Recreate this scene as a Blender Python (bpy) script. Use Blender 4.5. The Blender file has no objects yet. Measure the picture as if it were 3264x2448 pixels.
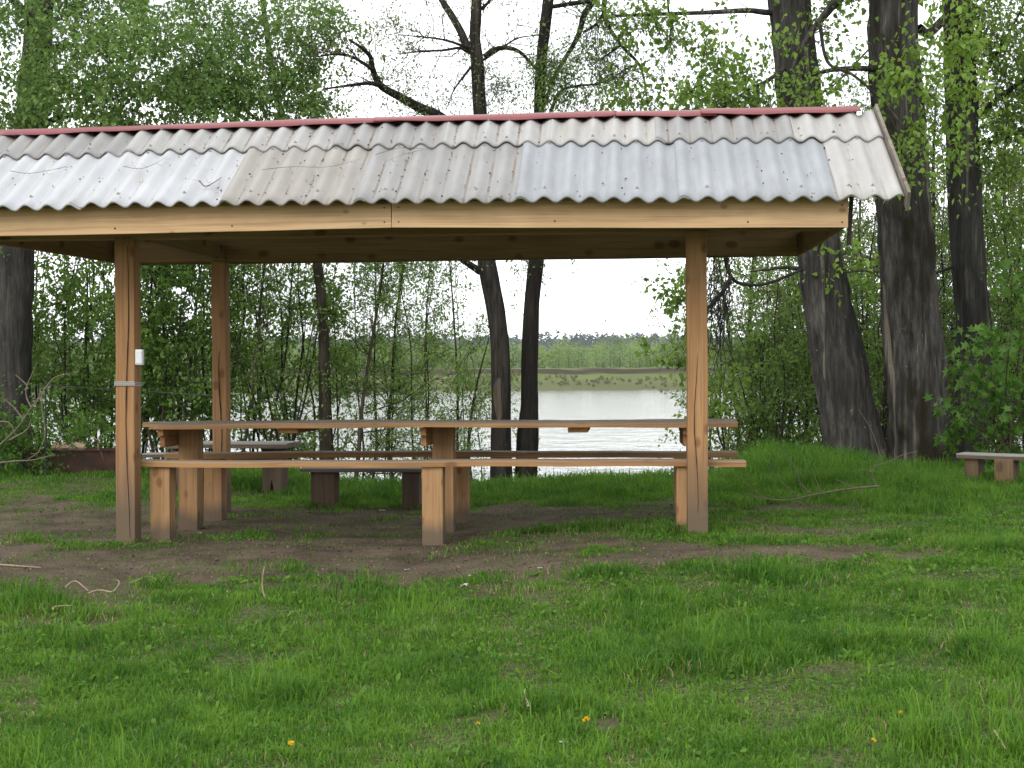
import bpy, bmesh, math, random
import numpy as np
from mathutils import Vector, Matrix

sc = bpy.context.scene
C = sc.collection
R = math.radians

# ------------------------------------------------------------------ camera
FPX, PITCH, ROLL, CAMH = 4500.0, .0021, .006, 1.1206      # focal length in pixels of the 3264 px wide photograph
cam = bpy.data.cameras.new('camera')
cam.sensor_width = 36; cam.lens = 36 * FPX / 3264
cam.clip_start = .05; cam.clip_end = 6000
cam_ob = bpy.data.objects.new('camera', cam); C.objects.link(cam_ob)
cam_ob.matrix_world = (Matrix.Translation((0, 0, CAMH)) @ Matrix.Rotation(R(90) - PITCH, 4, 'X') @ Matrix.Rotation(-ROLL, 4, 'Z'))
sc.camera = cam_ob

# ------------------------------------------------------------------ sky and sun (bright overcast, thin blue gaps)
SUN_EL, SUN_AZ = R(40), R(208)
world = bpy.data.worlds.new('World'); sc.world = world; world.use_nodes = True
nt = world.node_tree; nt.nodes.clear()
N = nt.nodes.new; L = nt.links.new
sky = N('ShaderNodeTexSky'); sky.sky_type = 'NISHITA'; sky.sun_disc = False
sky.sun_elevation = SUN_EL; sky.sun_rotation = SUN_AZ; sky.dust_density = 2
tc = N('ShaderNodeTexCoord')
mp = N('ShaderNodeMapping'); mp.inputs['Scale'].default_value = (1.6, 1.6, 3.2); mp.inputs['Location'].default_value = (.35, .2, .1)
no = N('ShaderNodeTexNoise'); no.inputs['Scale'].default_value = 2.2; no.inputs['Detail'].default_value = 5; no.inputs['Roughness'].default_value = .5
cr = N('ShaderNodeValToRGB'); cr.color_ramp.elements[0].position = .36; cr.color_ramp.elements[1].position = .56
cr.color_ramp.elements[0].color = (.5, .5, .5, 1); cr.color_ramp.elements[1].color = (1, 1, 1, 1)
mx = N('ShaderNodeMix'); mx.data_type = 'RGBA'; mx.inputs['B'].default_value = (12.6, 12.7, 13.0, 1)
bg = N('ShaderNodeBackground'); bg.inputs['Strength'].default_value = .1
wo = N('ShaderNodeOutputWorld')
L(tc.outputs['Generated'], mp.inputs['Vector']); L(mp.outputs['Vector'], no.inputs['Vector']); L(no.outputs['Fac'], cr.inputs['Fac'])
sx = N('ShaderNodeSeparateXYZ'); L(tc.outputs['Generated'], sx.inputs[0])
gl = N('ShaderNodeMapRange'); gl.inputs['From Min'].default_value = .1; gl.inputs['From Max'].default_value = .95; gl.inputs['To Min'].default_value = 1; gl.inputs['To Max'].default_value = 1.65
L(sx.outputs['Y'], gl.inputs['Value'])
vm = N('ShaderNodeVectorMath'); vm.operation = 'SCALE'; vm.inputs[0].default_value = (12.6, 12.7, 13.0); L(gl.outputs['Result'], vm.inputs['Scale']); L(vm.outputs[0], mx.inputs['B'])
L(cr.outputs['Color'], mx.inputs['Factor']); L(sky.outputs['Color'], mx.inputs['A']); L(mx.outputs['Result'], bg.inputs['Color'])
L(bg.outputs['Background'], wo.inputs['Surface'])

sl = bpy.data.lights.new('sun', 'SUN'); sl.energy = 1.5; sl.angle = R(35); sl.color = (1, .98, .95)
so = bpy.data.objects.new('sun', sl); C.objects.link(so)
sd = Vector((math.sin(SUN_AZ) * math.cos(SUN_EL), math.cos(SUN_AZ) * math.cos(SUN_EL), math.sin(SUN_EL)))
so.rotation_euler = (-sd).to_track_quat('-Z', 'Y').to_euler(); so.location = sd * 60

vs = sc.view_settings
vs.view_transform = 'Standard'; vs.look = 'None'; vs.exposure = 0.3; vs.gamma = 1; vs.use_curve_mapping = False
sc.render.engine = 'CYCLES'
sc.cycles.max_bounces = 6; sc.cycles.diffuse_bounces = 4; sc.cycles.transmission_bounces = 4
sc.render.filter_size = 2.4
sc.cycles.use_denoising = True
sc.cycles.denoiser = 'OPENIMAGEDENOISE'; sc.cycles.denoising_input_passes = 'RGB_ALBEDO_NORMAL'; sc.cycles.denoising_prefilter = 'ACCURATE'

# ------------------------------------------------------------------ helpers
def at(x, y, Y):
    """Point of the place seen at photo pixel (x, y), Y metres in front of the camera."""
    a = (x - 1632) / FPX; b = (y - 1224) / FPX
    c, s = math.cos(ROLL), math.sin(ROLL); a, b = a * c - b * s, a * s + b * c
    c, s = math.cos(PITCH), math.sin(PITCH)
    dy = c - b * s; dz = -s - b * c
    k = Y / dy
    return np.array([a * k, Y, CAMH + dz * k])

def hash2(ix, iy, seed):
    h = (ix.astype(np.int64) * 374761393 + iy.astype(np.int64) * 668265263 + seed * 974711) & 0xffffffff
    h = ((h ^ (h >> 13)) * 1274126177) & 0xffffffff
    return ((h ^ (h >> 16)) & 0xffff) / 65535.0

def vnoise(x, y, seed=0, wrapx=None):
    x = np.asarray(x, float); y = np.asarray(y, float)
    ix = np.floor(x); iy = np.floor(y); fx = x - ix; fy = y - iy
    fx = fx * fx * (3 - 2 * fx); fy = fy * fy * (3 - 2 * fy)
    i0, i1 = ix, ix + 1
    if wrapx: i0 = np.mod(i0, wrapx); i1 = np.mod(i1, wrapx)
    a = hash2(i0, iy, seed); b = hash2(i1, iy, seed); c = hash2(i0, iy + 1, seed); d = hash2(i1, iy + 1, seed)
    return (a * (1 - fx) + b * fx) * (1 - fy) + (c * (1 - fx) + d * fx) * fy

def smooth(a, b, x):
    t = np.clip((np.asarray(x, float) - a) / (b - a), 0, 1); return t * t * (3 - 2 * t)

def tag(o, label=None, cat=None, group=None, kind=None):
    if label: o['label'] = label
    if cat: o['category'] = cat
    if group: o['group'] = group
    if kind: o['kind'] = kind
    return o

def thing(name, label, cat, loc=(0, 0, 0), rz=0, group=None):
    o = bpy.data.objects.new(name, None); C.objects.link(o)
    o.location = tuple(float(v) for v in loc); o.rotation_euler = (0, 0, rz); o.empty_display_size = .2
    return tag(o, label, cat, group)

def mesh_np(name, V, faces, mats, parent=None, tint=None, smoothf=False, matidx=None, off=None):
    """faces: list of int arrays (n,3) or (n,4)."""
    V = np.asarray(V, np.float32)
    if off is not None: V = V - np.asarray(off, np.float32)
    faces = [np.asarray(f, np.int32) for f in faces if len(f)]
    me = bpy.data.meshes.new(name)
    me.vertices.add(len(V)); me.vertices.foreach_set('co', V.ravel())
    tot = sum(f.size for f in faces); npoly = sum(len(f) for f in faces)
    me.loops.add(tot); me.polygons.add(npoly)
    me.loops.foreach_set('vertex_index', np.concatenate([f.ravel() for f in faces]))
    sizes = np.concatenate([np.full(len(f), f.shape[1], np.int32) for f in faces])
    starts = np.concatenate([[0], np.cumsum(sizes)[:-1]]).astype(np.int32)
    me.polygons.foreach_set('loop_start', starts)
    if smoothf is not False:
        me.polygons.foreach_set('use_smooth', np.full(npoly, True) if smoothf is True else smoothf)
    if not isinstance(mats, (list, tuple)): mats = [mats]
    for m in mats: me.materials.append(m)
    if matidx is not None: me.polygons.foreach_set('material_index', np.asarray(matidx, np.int32))
    if tint is not None:
        a = me.attributes.new('tint', 'FLOAT', 'FACE'); a.data.foreach_set('value', np.asarray(tint, np.float32))
    me.update(calc_edges=True)
    o = bpy.data.objects.new(name, me); C.objects.link(o)
    if parent: o.parent = parent
    return o

def bm_obj(name, bm, mat, parent=None, smoothf=False):
    me = bpy.data.meshes.new(name); bmesh.ops.recalc_face_normals(bm, faces=bm.faces)
    bm.to_mesh(me); bm.free()
    for m in (mat if isinstance(mat, (list, tuple)) else [mat]): me.materials.append(m)
    if smoothf:
        for p in me.polygons: p.use_smooth = True
    o = bpy.data.objects.new(name, me); C.objects.link(o)
    if parent: o.parent = parent
    return o

def box(bm, x0, x1, y0, y1, z0, z1, bev=.004, M=None, jit=0, rnd=None, segs=1):
    """bevelled box; jit makes hewn, slightly uneven timber (subdivided along its longest side)"""
    t = bmesh.new()
    bmesh.ops.create_cube(t, size=1)
    for v in t.verts:
        v.co = Vector(((x0 + x1) / 2 + v.co.x * (x1 - x0), (y0 + y1) / 2 + v.co.y * (y1 - y0), (z0 + z1) / 2 + v.co.z * (z1 - z0)))
    if segs > 1:
        d = [x1 - x0, y1 - y0, z1 - z0]; ax = d.index(max(d))
        es = [e for e in t.edges if abs((e.verts[0].co - e.verts[1].co)[ax]) > .5 * d[ax]]
        bmesh.ops.subdivide_edges(t, edges=es, cuts=segs - 1, use_grid_fill=True)
    if bev: bmesh.ops.bevel(t, geom=t.edges[:] if segs == 1 else [e for e in t.edges if e.calc_face_angle(0) > .5], offset=bev, segments=2, affect='EDGES', profile=.6)
    if jit:
        r = rnd or random
        d = [x1 - x0, y1 - y0, z1 - z0]; ax = d.index(max(d))
        ph = [r.uniform(0, 6.28) for _ in range(4)]
        for v in t.verts:
            s = (v.co[ax] - (x0, y0, z0)[ax])
            for k, i in enumerate([i for i in range(3) if i != ax]):
                v.co[i] += jit * (math.sin(s * 2.1 + ph[k]) + .5 * math.sin(s * 5.3 + ph[k + 2]))
    if M is not None: bmesh.ops.transform(t, matrix=M, verts=t.verts)
    me = bpy.data.meshes.new('tmp'); t.to_mesh(me); t.free(); bm.from_mesh(me); bpy.data.meshes.remove(me)

def spline(P, n):
    """Catmull-Rom through rows of P (any width)."""
    P = np.asarray(P, float)
    if len(P) == 2: return P[0] + (P[1] - P[0]) * np.linspace(0, 1, n)[:, None]
    Q = np.vstack([2 * P[0] - P[1], P, 2 * P[-1] - P[-2]])
    t = np.linspace(0, len(P) - 1 - 1e-6, n); i = t.astype(int); f = (t - i)[:, None]
    a, b, c, d = Q[i], Q[i + 1], Q[i + 2], Q[i + 3]
    return .5 * ((2 * b) + (c - a) * f + (2 * a - 5 * b + 4 * c - d) * f ** 2 + (3 * b - a - 3 * c + d) * f ** 3)

def tube(P, r, segs=8, rough=0, seed=0, flare=0, cells=9, vz=2.0):
    """P (n,3), r (n,) -> V, quads"""
    P = np.asarray(P, float); n = len(P); r = np.broadcast_to(np.asarray(r, float), (n,)).copy()
    T = np.gradient(P, axis=0); T /= np.linalg.norm(T, axis=1)[:, None] + 1e-9
    ref = np.array([0, 1., 0]) if abs(T[:, 1]).mean() < .8 else np.array([1., 0, 0])
    A = np.cross(T, ref); A /= np.linalg.norm(A, axis=1)[:, None] + 1e-9
    B = np.cross(T, A)
    th = np.linspace(0, 2 * np.pi, segs, endpoint=False)
    rr = np.repeat(r[:, None], segs, 1)
    if rough:
        s = np.concatenate([[0], np.cumsum(np.linalg.norm(np.diff(P, axis=0), axis=1))])
        u = (th / (2 * np.pi))[None, :] + np.zeros((n, 1)); z = s[:, None] + np.zeros((1, segs))
        tw = z * .03
        f1 = vnoise((u + tw) * cells, z * vz, seed, cells); f2 = vnoise((u + tw) * cells * 3, z * vz * 2.5, seed + 5, cells * 3)
        f0 = vnoise(u * 4, z * .7, seed + 9, 4)
        rr = rr * (1 + rough * (.8 * (np.abs(f1 - .5) * 2 - .5) + .6 * (f2 - .5) + .9 * (f0 - .5)))
    if flare:
        k = np.exp(-np.linspace(0, 1, n) * 14)[:, None]
        rr = rr * (1 + flare * k * (.7 + .6 * np.cos(th * 5 + seed)[None, :]))
    V = P[:, None, :] + rr[:, :, None] * (np.cos(th)[None, :, None] * A[:, None, :] + np.sin(th)[None, :, None] * B[:, None, :])
    i = np.arange(n - 1)[:, None] * segs; j = np.arange(segs)[None, :]; j2 = (j + 1) % segs
    Q = np.stack([i + j, i + j2, i + segs + j2, i + segs + j], -1).reshape(-1, 4)
    return V.reshape(-1, 3), Q

class Bag:
    """collects vertices and faces of ONE mesh"""
    def __init__(s): s.V = []; s.F = {3: [], 4: []}; s.n = 0; s.t = {3: [], 4: []}; s.m = {3: [], 4: []}
    def add(s, V, F, tint=None, mat=0):
        V = np.asarray(V, float).reshape(-1, 3); F = np.asarray(F)
        if len(F) == 0: return
        k = F.shape[1]; s.F[k].append(F + s.n); s.V.append(V); s.n += len(V)
        s.t[k].append(np.zeros(len(F)) if tint is None else np.broadcast_to(tint, (len(F),)))
        s.m[k].append(np.full(len(F), mat))
    def build(s, name, mats, parent=None, off=None, smoothf=True):
        ks = [k for k in (3, 4) if s.F[k]]
        return mesh_np(name, np.vstack(s.V), [np.vstack(s.F[k]) for k in ks], mats, parent, np.concatenate([x for k in ks for x in s.t[k]]),
                       smoothf, np.concatenate([x for k in ks for x in s.m[k]]), off)

KITE = (np.array([(0, 0), (-.27, .42), (0, 1), (.27, .42)]), np.array([(0, 2, 1), (0, 3, 2)]))
DELT = (np.array([(0, 0), (-.42, .2), (-.3, .55), (0, 1.05), (.3, .55), (.42, .2)]), np.array([(0, 2, 1), (0, 3, 2), (0, 4, 3), (0, 5, 4)]))
MAPLE = (np.array([(0, .35), (0, 0), (-.5, .02), (-.24, .3), (-.66, .55), (-.2, .58), (0, 1.08), (.2, .58), (.66, .55), (.24, .3), (.5, .02)]),
         np.array([(0, i + 1 if i < 10 else 1, i) for i in range(1, 11)]))
PINN = (np.array([(0, 0), (-.13, .5), (0, 1), (.13, .5)]), np.array([(0, 2, 1), (0, 3, 2)]))

def norm(v): return v / (np.linalg.norm(v, axis=-1, keepdims=True) + 1e-9)

def leaves(P, D, size, rng, shape=KITE, droop=.5, up=.5, fold=.25):
    """P (n,3) leaf bases, D (n,3) twig directions -> V, tris, per-face tint"""
    n = len(P); T2, F = shape
    a = norm(D * .5 + rng.normal(size=(n, 3)) * .7 + np.array([0, 0, -droop]))
    nn = rng.normal(size=(n, 3)) * .7 + np.array([0, 0, up]); w = norm(np.cross(a, nn)); nn = np.cross(w, a)
    s = size * rng.uniform(.55, 1.25, n)
    tx = T2[:, 0][None, :, None]; ty = T2[:, 1][None, :, None]
    V = P[:, None, :] + s[:, None, None] * (tx * w[:, None, :] + ty * a[:, None, :] + fold * np.abs(tx) * nn[:, None, :] - .12 * ty ** 2 * np.array([0, 0, 1.]))
    m = len(T2); FF = (np.arange(n)[:, None, None] * m + F[None]).reshape(-1, 3)
    tint = np.repeat(np.clip(rng.normal(.5, .22, n), 0, 1), len(F))
    return V.reshape(-1, 3), FF, tint

def twigs(P0, D, Ln, r0, rng, sag=.3, K=4, wob=.12):
    """thin three-sided twigs, all at once. returns V, quads, points (T,K,3)"""
    T = len(P0); k = np.arange(K) / (K - 1)
    pts = P0[:, None, :] + D[:, None, :] * (Ln[:, None] * k)[:, :, None]
    pts = pts + (rng.normal(size=(T, K, 3)) * wob * Ln[:, None, None] * (k > 0)[None, :, None])
    pts[:, :, 2] -= sag * Ln[:, None] * k[None] ** 2
    A = norm(np.cross(D, np.array([.3, .4, .86]))); B = norm(np.cross(D, A))
    V = []
    for j in range(3):
        c, s = math.cos(j * 2.094), math.sin(j * 2.094)
        V.append(pts + (c * A + s * B)[:, None, :] * (r0[:, None] * (1 - .75 * k)[None])[:, :, None])
    V = np.stack(V, 2)
    b = np.arange(T)[:, None, None] * K * 3 + np.arange(K - 1)[None, :, None] * 3; j = np.arange(3)[None, None, :]; j2 = (j + 1) % 3
    Q = np.stack([b + j, b + j2, b + 3 + j2, b + 3 + j], -1).reshape(-1, 4)
    return V.reshape(-1, 3), Q, pts

def foliage(bag, rng, c, r, ntw, nleaf, size, shape=KITE, tw_len=.5, tw_r=.004, sag=.35, droop=.5, upb=.1, hollow=0., tshift=0., spread=.05, dirb=None):
    """leafy twigs spread through an ellipsoid (centre c, radii r); leaf mat 0, twig mat 1"""
    d = norm(rng.normal(size=(ntw, 3))); rad = rng.uniform(hollow ** 3, 1, ntw) ** (1 / 3)
    # clumps: pull the twigs towards a few centres so that gaps stay between them
    ncl = max(3, ntw // 9); cen = norm(rng.normal(size=(ncl, 3))) * (rng.uniform(0, 1, ncl) ** (1 / 3))[:, None]
    p = d * rad[:, None]; k = rng.integers(0, ncl, ntw)
    p = p * .3 + cen[k] * .75
    P0 = np.asarray(c) + p * np.asarray(r)
    D = norm(p * .6 + rng.normal(size=(ntw, 3)) * .6 + np.array([0, 0, upb]) + (0 if dirb is None else np.asarray(dirb)))
    Ln = tw_len * rng.uniform(.5, 1.3, ntw)
    V, Q, pts = twigs(P0, D, Ln, np.full(ntw, tw_r), rng, sag)
    bag.add(V, Q, 0, 1)
    n = ntw * nleaf; ti = np.repeat(np.arange(ntw), nleaf); s = rng.uniform(.12, 1, n) * 3; i = np.minimum(s.astype(int), 2); f = (s - i)[:, None]
    LP = pts[ti, i] * (1 - f) + pts[ti, i + 1] * f + rng.normal(size=(n, 3)) * spread
    V, F, t = leaves(LP, D[ti], size, rng, shape, droop)
    ct = rng.normal(0, .16, ncl)[k][ti]; ct = np.repeat(ct, len(shape[1]))
    bag.add(V, F, np.clip(t + ct + tshift, 0, 1), 0)

# ------------------------------------------------------------------ materials
def new_mat(name):
    m = bpy.data.materials.new(name); m.use_nodes = True; t = m.node_tree; t.nodes.clear()
    return m, t, t.nodes.new, t.links.new

def mixc(n, l, fac, a, b):
    x = n('ShaderNodeMix'); x.data_type = 'RGBA'
    for s, v in (('Factor', fac), ('A', a), ('B', b)):
        if hasattr(v, 'is_output'): l(v, x.inputs[s])
        else: x.inputs[s].default_value = v if s == 'Factor' else (*v, 1) if len(v) == 3 else v
    return x.outputs['Result']

def ramp(n, l, src, p0, p1, c0=(0, 0, 0), c1=(1, 1, 1)):
    x = n('ShaderNodeValToRGB'); e = x.color_ramp.elements
    e[0].position = p0; e[1].position = p1; e[0].color = (*c0, 1); e[1].color = (*c1, 1)
    l(src, x.inputs['Fac']); return x.outputs['Color']

def math_(n, l, op, a, b=0.0):
    x = n('ShaderNodeMath'); x.operation = op
    for i, v in enumerate((a, b)):
        if hasattr(v, 'is_output'): l(v, x.inputs[i])
        else: x.inputs[i].default_value = v
    return x.outputs[0]

def coords(n, l, scale, rnd=True, kind='Object'):
    t = n('ShaderNodeTexCoord'); mpn = n('ShaderNodeMapping'); mpn.inputs['Scale'].default_value = scale
    if rnd:
        oi = n('ShaderNodeObjectInfo'); k = n('ShaderNodeVectorMath'); k.operation = 'SCALE'; k.inputs[0].default_value = (31, 17, 23)
        l(oi.outputs['Random'], k.inputs['Scale'])
        ad = n('ShaderNodeVectorMath'); l(t.outputs[kind], ad.inputs[0]); l(k.outputs[0], ad.inputs[1]); l(ad.outputs[0], mpn.inputs['Vector'])
    else: l(t.outputs[kind], mpn.inputs['Vector'])
    return mpn.outputs['Vector']

def noise(n, l, vec, scale, detail=4, rough=.55):
    x = n('ShaderNodeTexNoise'); x.inputs['Scale'].default_value = scale; x.inputs['Detail'].default_value = detail; x.inputs['Roughness'].default_value = rough
    l(vec, x.inputs['Vector']); return x.outputs['Fac']

def finish(m, t, n, l, col, rough=.8, height=None, bump=.3, dist=.01, spec=.3):
    b = n('ShaderNodeBsdfPrincipled'); o = n('ShaderNodeOutputMaterial')
    if hasattr(col, 'is_output'): l(col, b.inputs['Base Color'])
    else: b.inputs['Base Color'].default_value = (*col, 1)
    if hasattr(rough, 'is_output'): l(rough, b.inputs['Roughness'])
    else: b.inputs['Roughness'].default_value = rough
    b.inputs['Specular IOR Level'].default_value = spec
    if height is not None:
        bp = n('ShaderNodeBump'); bp.inputs['Strength'].default_value = bump; bp.inputs['Distance'].default_value = dist
        l(height, bp.inputs['Height']); l(bp.outputs['Normal'], b.inputs['Normal'])
    l(b.outputs[0], o.inputs['Surface'])
    return m

def wood(name, light, dark, axis=0, knot=(.10, .035, .015), weather=0, base_grey=0, crack=False, greytop=(.22, .2, .17), knots=1.0):
    m, t, n, l = new_mat(name)
    def sc3(a, b): v = [b, b, b]; v[axis] = a; return tuple(v)
    g = noise(n, l, coords(n, l, sc3(.5, 9)), 1.0, 5, .6)
    fine = noise(n, l, coords(n, l, sc3(1.6, 60)), 1.0, 3, .55)
    blot = noise(n, l, coords(n, l, sc3(1.2, 4)), 1.0, 3)
    col = mixc(n, l, ramp(n, l, g, .32, .68), dark, light)
    col = mixc(n, l, math_(n, l, 'MULTIPLY', ramp(n, l, fine, .45, .66), .55), col, tuple(c * .55 for c in dark))
    col = mixc(n, l, math_(n, l, 'MULTIPLY', ramp(n, l, blot, .48, .72), .65), col, tuple(c * .8 for c in dark))
    kv = n('ShaderNodeTexVoronoi'); kv.inputs['Scale'].default_value = 1; kv.inputs['Randomness'].default_value = 1
    nd = noise(n, l, coords(n, l, (7, 7, 7)), 1.0, 2)
    l(coords(n, l, sc3(4.0, 6.5)), kv.inputs['Vector'])
    kd = math_(n, l, 'ADD', kv.outputs['Distance'], math_(n, l, 'MULTIPLY', nd, .10))
    km = ramp(n, l, kd,   .16 * knots + .04, .27 * knots + .05, (1, 1, 1), (0, 0, 0))
    col = mixc(n, l, math_(n, l, 'MULTIPLY', km, .62), col, knot)
    if weather:
        geo = n('ShaderNodeNewGeometry'); sp = n('ShaderNodeSeparateXYZ'); l(geo.outputs['Normal'], sp.inputs[0])
        up = ramp(n, l, sp.outputs['Z'], .35, .8)
        col = mixc(n, l, math_(n, l, 'MULTIPLY', up, math_(n, l, 'ADD', math_(n, l, 'MULTIPLY', blot, .5), weather)), col, greytop)
    if base_grey:
        tcn = n('ShaderNodeTexCoord'); sp = n('ShaderNodeSeparateXYZ'); l(tcn.outputs['Object'], sp.inputs[0])
        h = math_(n, l, 'ADD', sp.outputs['Z'], math_(n, l, 'MULTIPLY', math_(n, l, 'SUBTRACT', g, .5), .22))
        col = mixc(n, l, math_(n, l, 'MULTIPLY', ramp(n, l, h, base_grey * .25, base_grey, (1, 1, 1), (0, 0, 0)), .85), col, (.115, .094, .070))
    return finish(m, t, n, l, col, .8, g, .25, .006, .2)

M = {}
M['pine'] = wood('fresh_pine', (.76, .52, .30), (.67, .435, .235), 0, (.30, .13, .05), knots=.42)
M['pine_end'] = wood('pine_end_board', (.42, .27, .12), (.32, .19, .08), 1)
M['post'] = wood('orange_larch_post', (.48, .285, .138), (.37, .20, .09), 2, (.16, .06, .025), base_grey=.7, knots=.8)
M['leg'] = wood('larch_leg', (.48, .295, .145), (.35, .195, .09), 2, (.17, .055, .022), base_grey=.15, knots=.8)
M['plank'] = wood('larch_plank', (.49, .29, .13), (.36, .19, .083), 0, (.15, .055, .025), weather=.45)
M['beam'] = wood('larch_beam', (.40, .21, .09), (.29, .14, .06), 1, weather=.2)
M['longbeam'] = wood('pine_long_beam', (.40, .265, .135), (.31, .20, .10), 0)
M['oldwood'] = wood('old_grey_wood', (.20, .165, .125), (.11, .085, .062), 0, (.06, .045, .035), weather=.6, greytop=(.27, .26, .24))
M['oldleg'] = wood('old_grey_leg', (.26, .16, .085), (.11, .08, .055), 2, (.06, .045, .035))
M['darkleg'] = wood('dark_old_leg', (.15, .105, .07), (.085, .06, .042), 2, (.03, .02, .015))

def slate(name, col, dirt=.8):
    m, t, n, l = new_mat(name)
    a = noise(n, l, coords(n, l, (2.2, 2.2, 2.2)), 1.0, 5, .6)
    b = noise(n, l, coords(n, l, (26, 3.0, 3.0)), 1.0, 4, .6)
    g = noise(n, l, coords(n, l, (240, 240, 240)), 1.0, 2)
    sp = noise(n, l, coords(n, l, (55, 55, 55)), 1.0, 2)
    c = mixc(n, l, ramp(n, l, a, .3, .72), tuple(x * .80 for x in col), col)
    c = mixc(n, l, math_(n, l, 'MULTIPLY', ramp(n, l, b, .5, .74), .5), c, tuple(x * y for x, y in zip(col, (.72, .66, .57))))
    c = mixc(n, l, math_(n, l, 'MULTIPLY', ramp(n, l, sp, .72, .77), .5), c, (.14, .115, .085))
    tcn = n('ShaderNodeTexCoord'); s = n('ShaderNodeSeparateXYZ'); l(tcn.outputs['Object'], s.inputs[0])
    # dirt washed into the troughs: a stain with its own pattern
    w = math_(n, l, 'MULTIPLY', math_(n, l, 'SUBTRACT', s.outputs['X'], 1.1626), 2 * math.pi / .15)
    tr = ramp(n, l, math_(n, l, 'COSINE', w), .86, 1.0)
    c = mixc(n, l, math_(n, l, 'MULTIPLY', math_(n, l, 'MULTIPLY', tr, ramp(n, l, a, .36, .60)), dirt), c, (.15, .115, .075))
    return finish(m, t, n, l, c, .62, a, .12, .004, .35)
SL = {k: slate('slate_' + k, c, {'blue': .12, 'white': .18, 'cream': .35}.get(k, .75)) for k, c in {
    'cream': (.47, .462, .44), 'blue': (.365, .385, .405), 'grey': (.345, .343, .335), 'beige': (.385, .368, .338), 'white': (.52, .535, .55), 'pale': (.43, .427, .415)}.items()}

def paint(name, col, rough=.4, bump=.1, spec=.5, var=.15, sc_=6):
    m, t, n, l = new_mat(name)
    a = noise(n, l, coords(n, l, (sc_,) * 3), 1.0, 5, .6)
    c = mixc(n, l, ramp(n, l, a, .3, .7), tuple(x * (1 - var) for x in col), col)
    return finish(m, t, n, l, c, rough, a, bump, .01, spec)
M['red'] = paint('red_tin', (.22, .034, .034), .38, .12)
M['barge'] = wood('grey_barge_wood', (.30, .27, .22), (.20, .17, .14), 1)
M['darkslat'] = paint('dark_slat', (.05, .04, .03), .8)
M['white'] = paint('white_plastic', (.78, .80, .80), .35, .02, var=.04)
M['tape'] = paint('clear_tape', (.40, .37, .34), .25, .1)
M['steel'] = paint('dark_steel', (.018, .018, .018), .6)
M['nail'] = paint('zinc_nail', (.30, .30, .30), .4)
M['twig'] = paint('dry_twig', (.42, .34, .22), .8, .3, .2, .4, 30)
M['greytwig'] = paint('grey_dead_branch', (.23, .19, .145), .85, .3, .2, .4, 30)
M['browntwig'] = paint('brown_twig', (.13, .09, .06), .85, .3, .2, .4, 30)
M['paper'] = paint('white_paper', (.75, .75, .73), .7, .1, .2, .1)
M['litter'] = paint('leaf_litter', (.16, .085, .04), .9, .3, .2, .5, 40)
M['yellow'] = paint('dandelion_yellow', (.85, .55, .02), .7, .1, .2, .2, 200)
M['stem'] = paint('dandelion_stem', (.16, .22, .06), .7)
M['cardboard'] = paint('pale_board', (.38, .28, .19), .8)

def rust():
    m, t, n, l = new_mat('rusty_iron')
    a = noise(n, l, coords(n, l, (5, 5, 5)), 1, 6, .65); b = noise(n, l, coords(n, l, (60, 60, 60)), 1, 3)
    c = mixc(n, l, ramp(n, l, a, .38, .66), (.030, .019, .016), (.085, .040, .026))
    return finish(m, t, n, l, c, .85, b, .3, .004, .3)
M['rust'] = rust()

def bark(name, dark, light, lich=0.5, zs=1.0, moss=0.0):
    m, t, n, l = new_mat(name)
    a = noise(n, l, coords(n, l, (13, 13, 1.3 * zs)), 1.0, 4, .55)
    b = noise(n, l, coords(n, l, (38, 38, 5)), 1.0, 3, .55)
    big = noise(n, l, coords(n, l, (2.6, 2.6, .9)), 1.0, 4)
    st = noise(n, l, coords(n, l, (11, 11, .40)), 1.0, 3, .5)
    sp = noise(n, l, coords(n, l, (15, 15, 12)), 1.0, 3)
    c = mixc(n, l, ramp(n, l, a, .36, .66), dark, light)
    c = mixc(n, l, math_(n, l, 'MULTIPLY', ramp(n, l, b, .45, .66), .6), c, tuple(x * .4 for x in dark))
    c = mixc(n, l, math_(n, l, 'MULTIPLY', ramp(n, l, big, .46, .62), .5), c, tuple(x * .5 for x in dark))
    if lich:
        c = mixc(n, l, math_(n, l, 'MULTIPLY', math_(n, l, 'MULTIPLY', ramp(n, l, st, .60, .67), ramp(n, l, big, .40, .60, (1, 1, 1), (.15, .15, .15))), lich), c, (.33, .285, .22))
        c = mixc(n, l, math_(n, l, 'MULTIPLY', ramp(n, l, sp, .70, .75), lich), c, (.34, .34, .28))
    if moss:
        c = mixc(n, l, math_(n, l, 'MULTIPLY', ramp(n, l, big, .50, .60), moss), c, (.016, .013, .006))
    h = math_(n, l, 'ADD', math_(n, l, 'MULTIPLY', a, 1.3), math_(n, l, 'MULTIPLY', b, .35))
    return finish(m, t, n, l, c, .92, h, .85, .03, .12)
M['bark_poplar'] = bark('poplar_bark', (.036, .034, .031), (.100, .094, .084), .55)
M['bark_mossy'] = bark('mossy_poplar_bark', (.032, .030, .027), (.095, .088, .078), .45, 1.0, .85)
M['bark_dark'] = bark('dark_bark', (.027, .026, .024), (.060, .057, .051), .3)
M['bark_peeled'] = bark('dark_willow_bark', (.024, .021, .018), (.055, .048, .040), .12)
M['bark_thin'] = bark('sapling_bark', (.040, .034, .025), (.10, .085, .06), .2, 1.5)
M['bark_left'] = bark('grey_brown_bark', (.040, .037, .034), (.090, .083, .074), .3)

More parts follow.
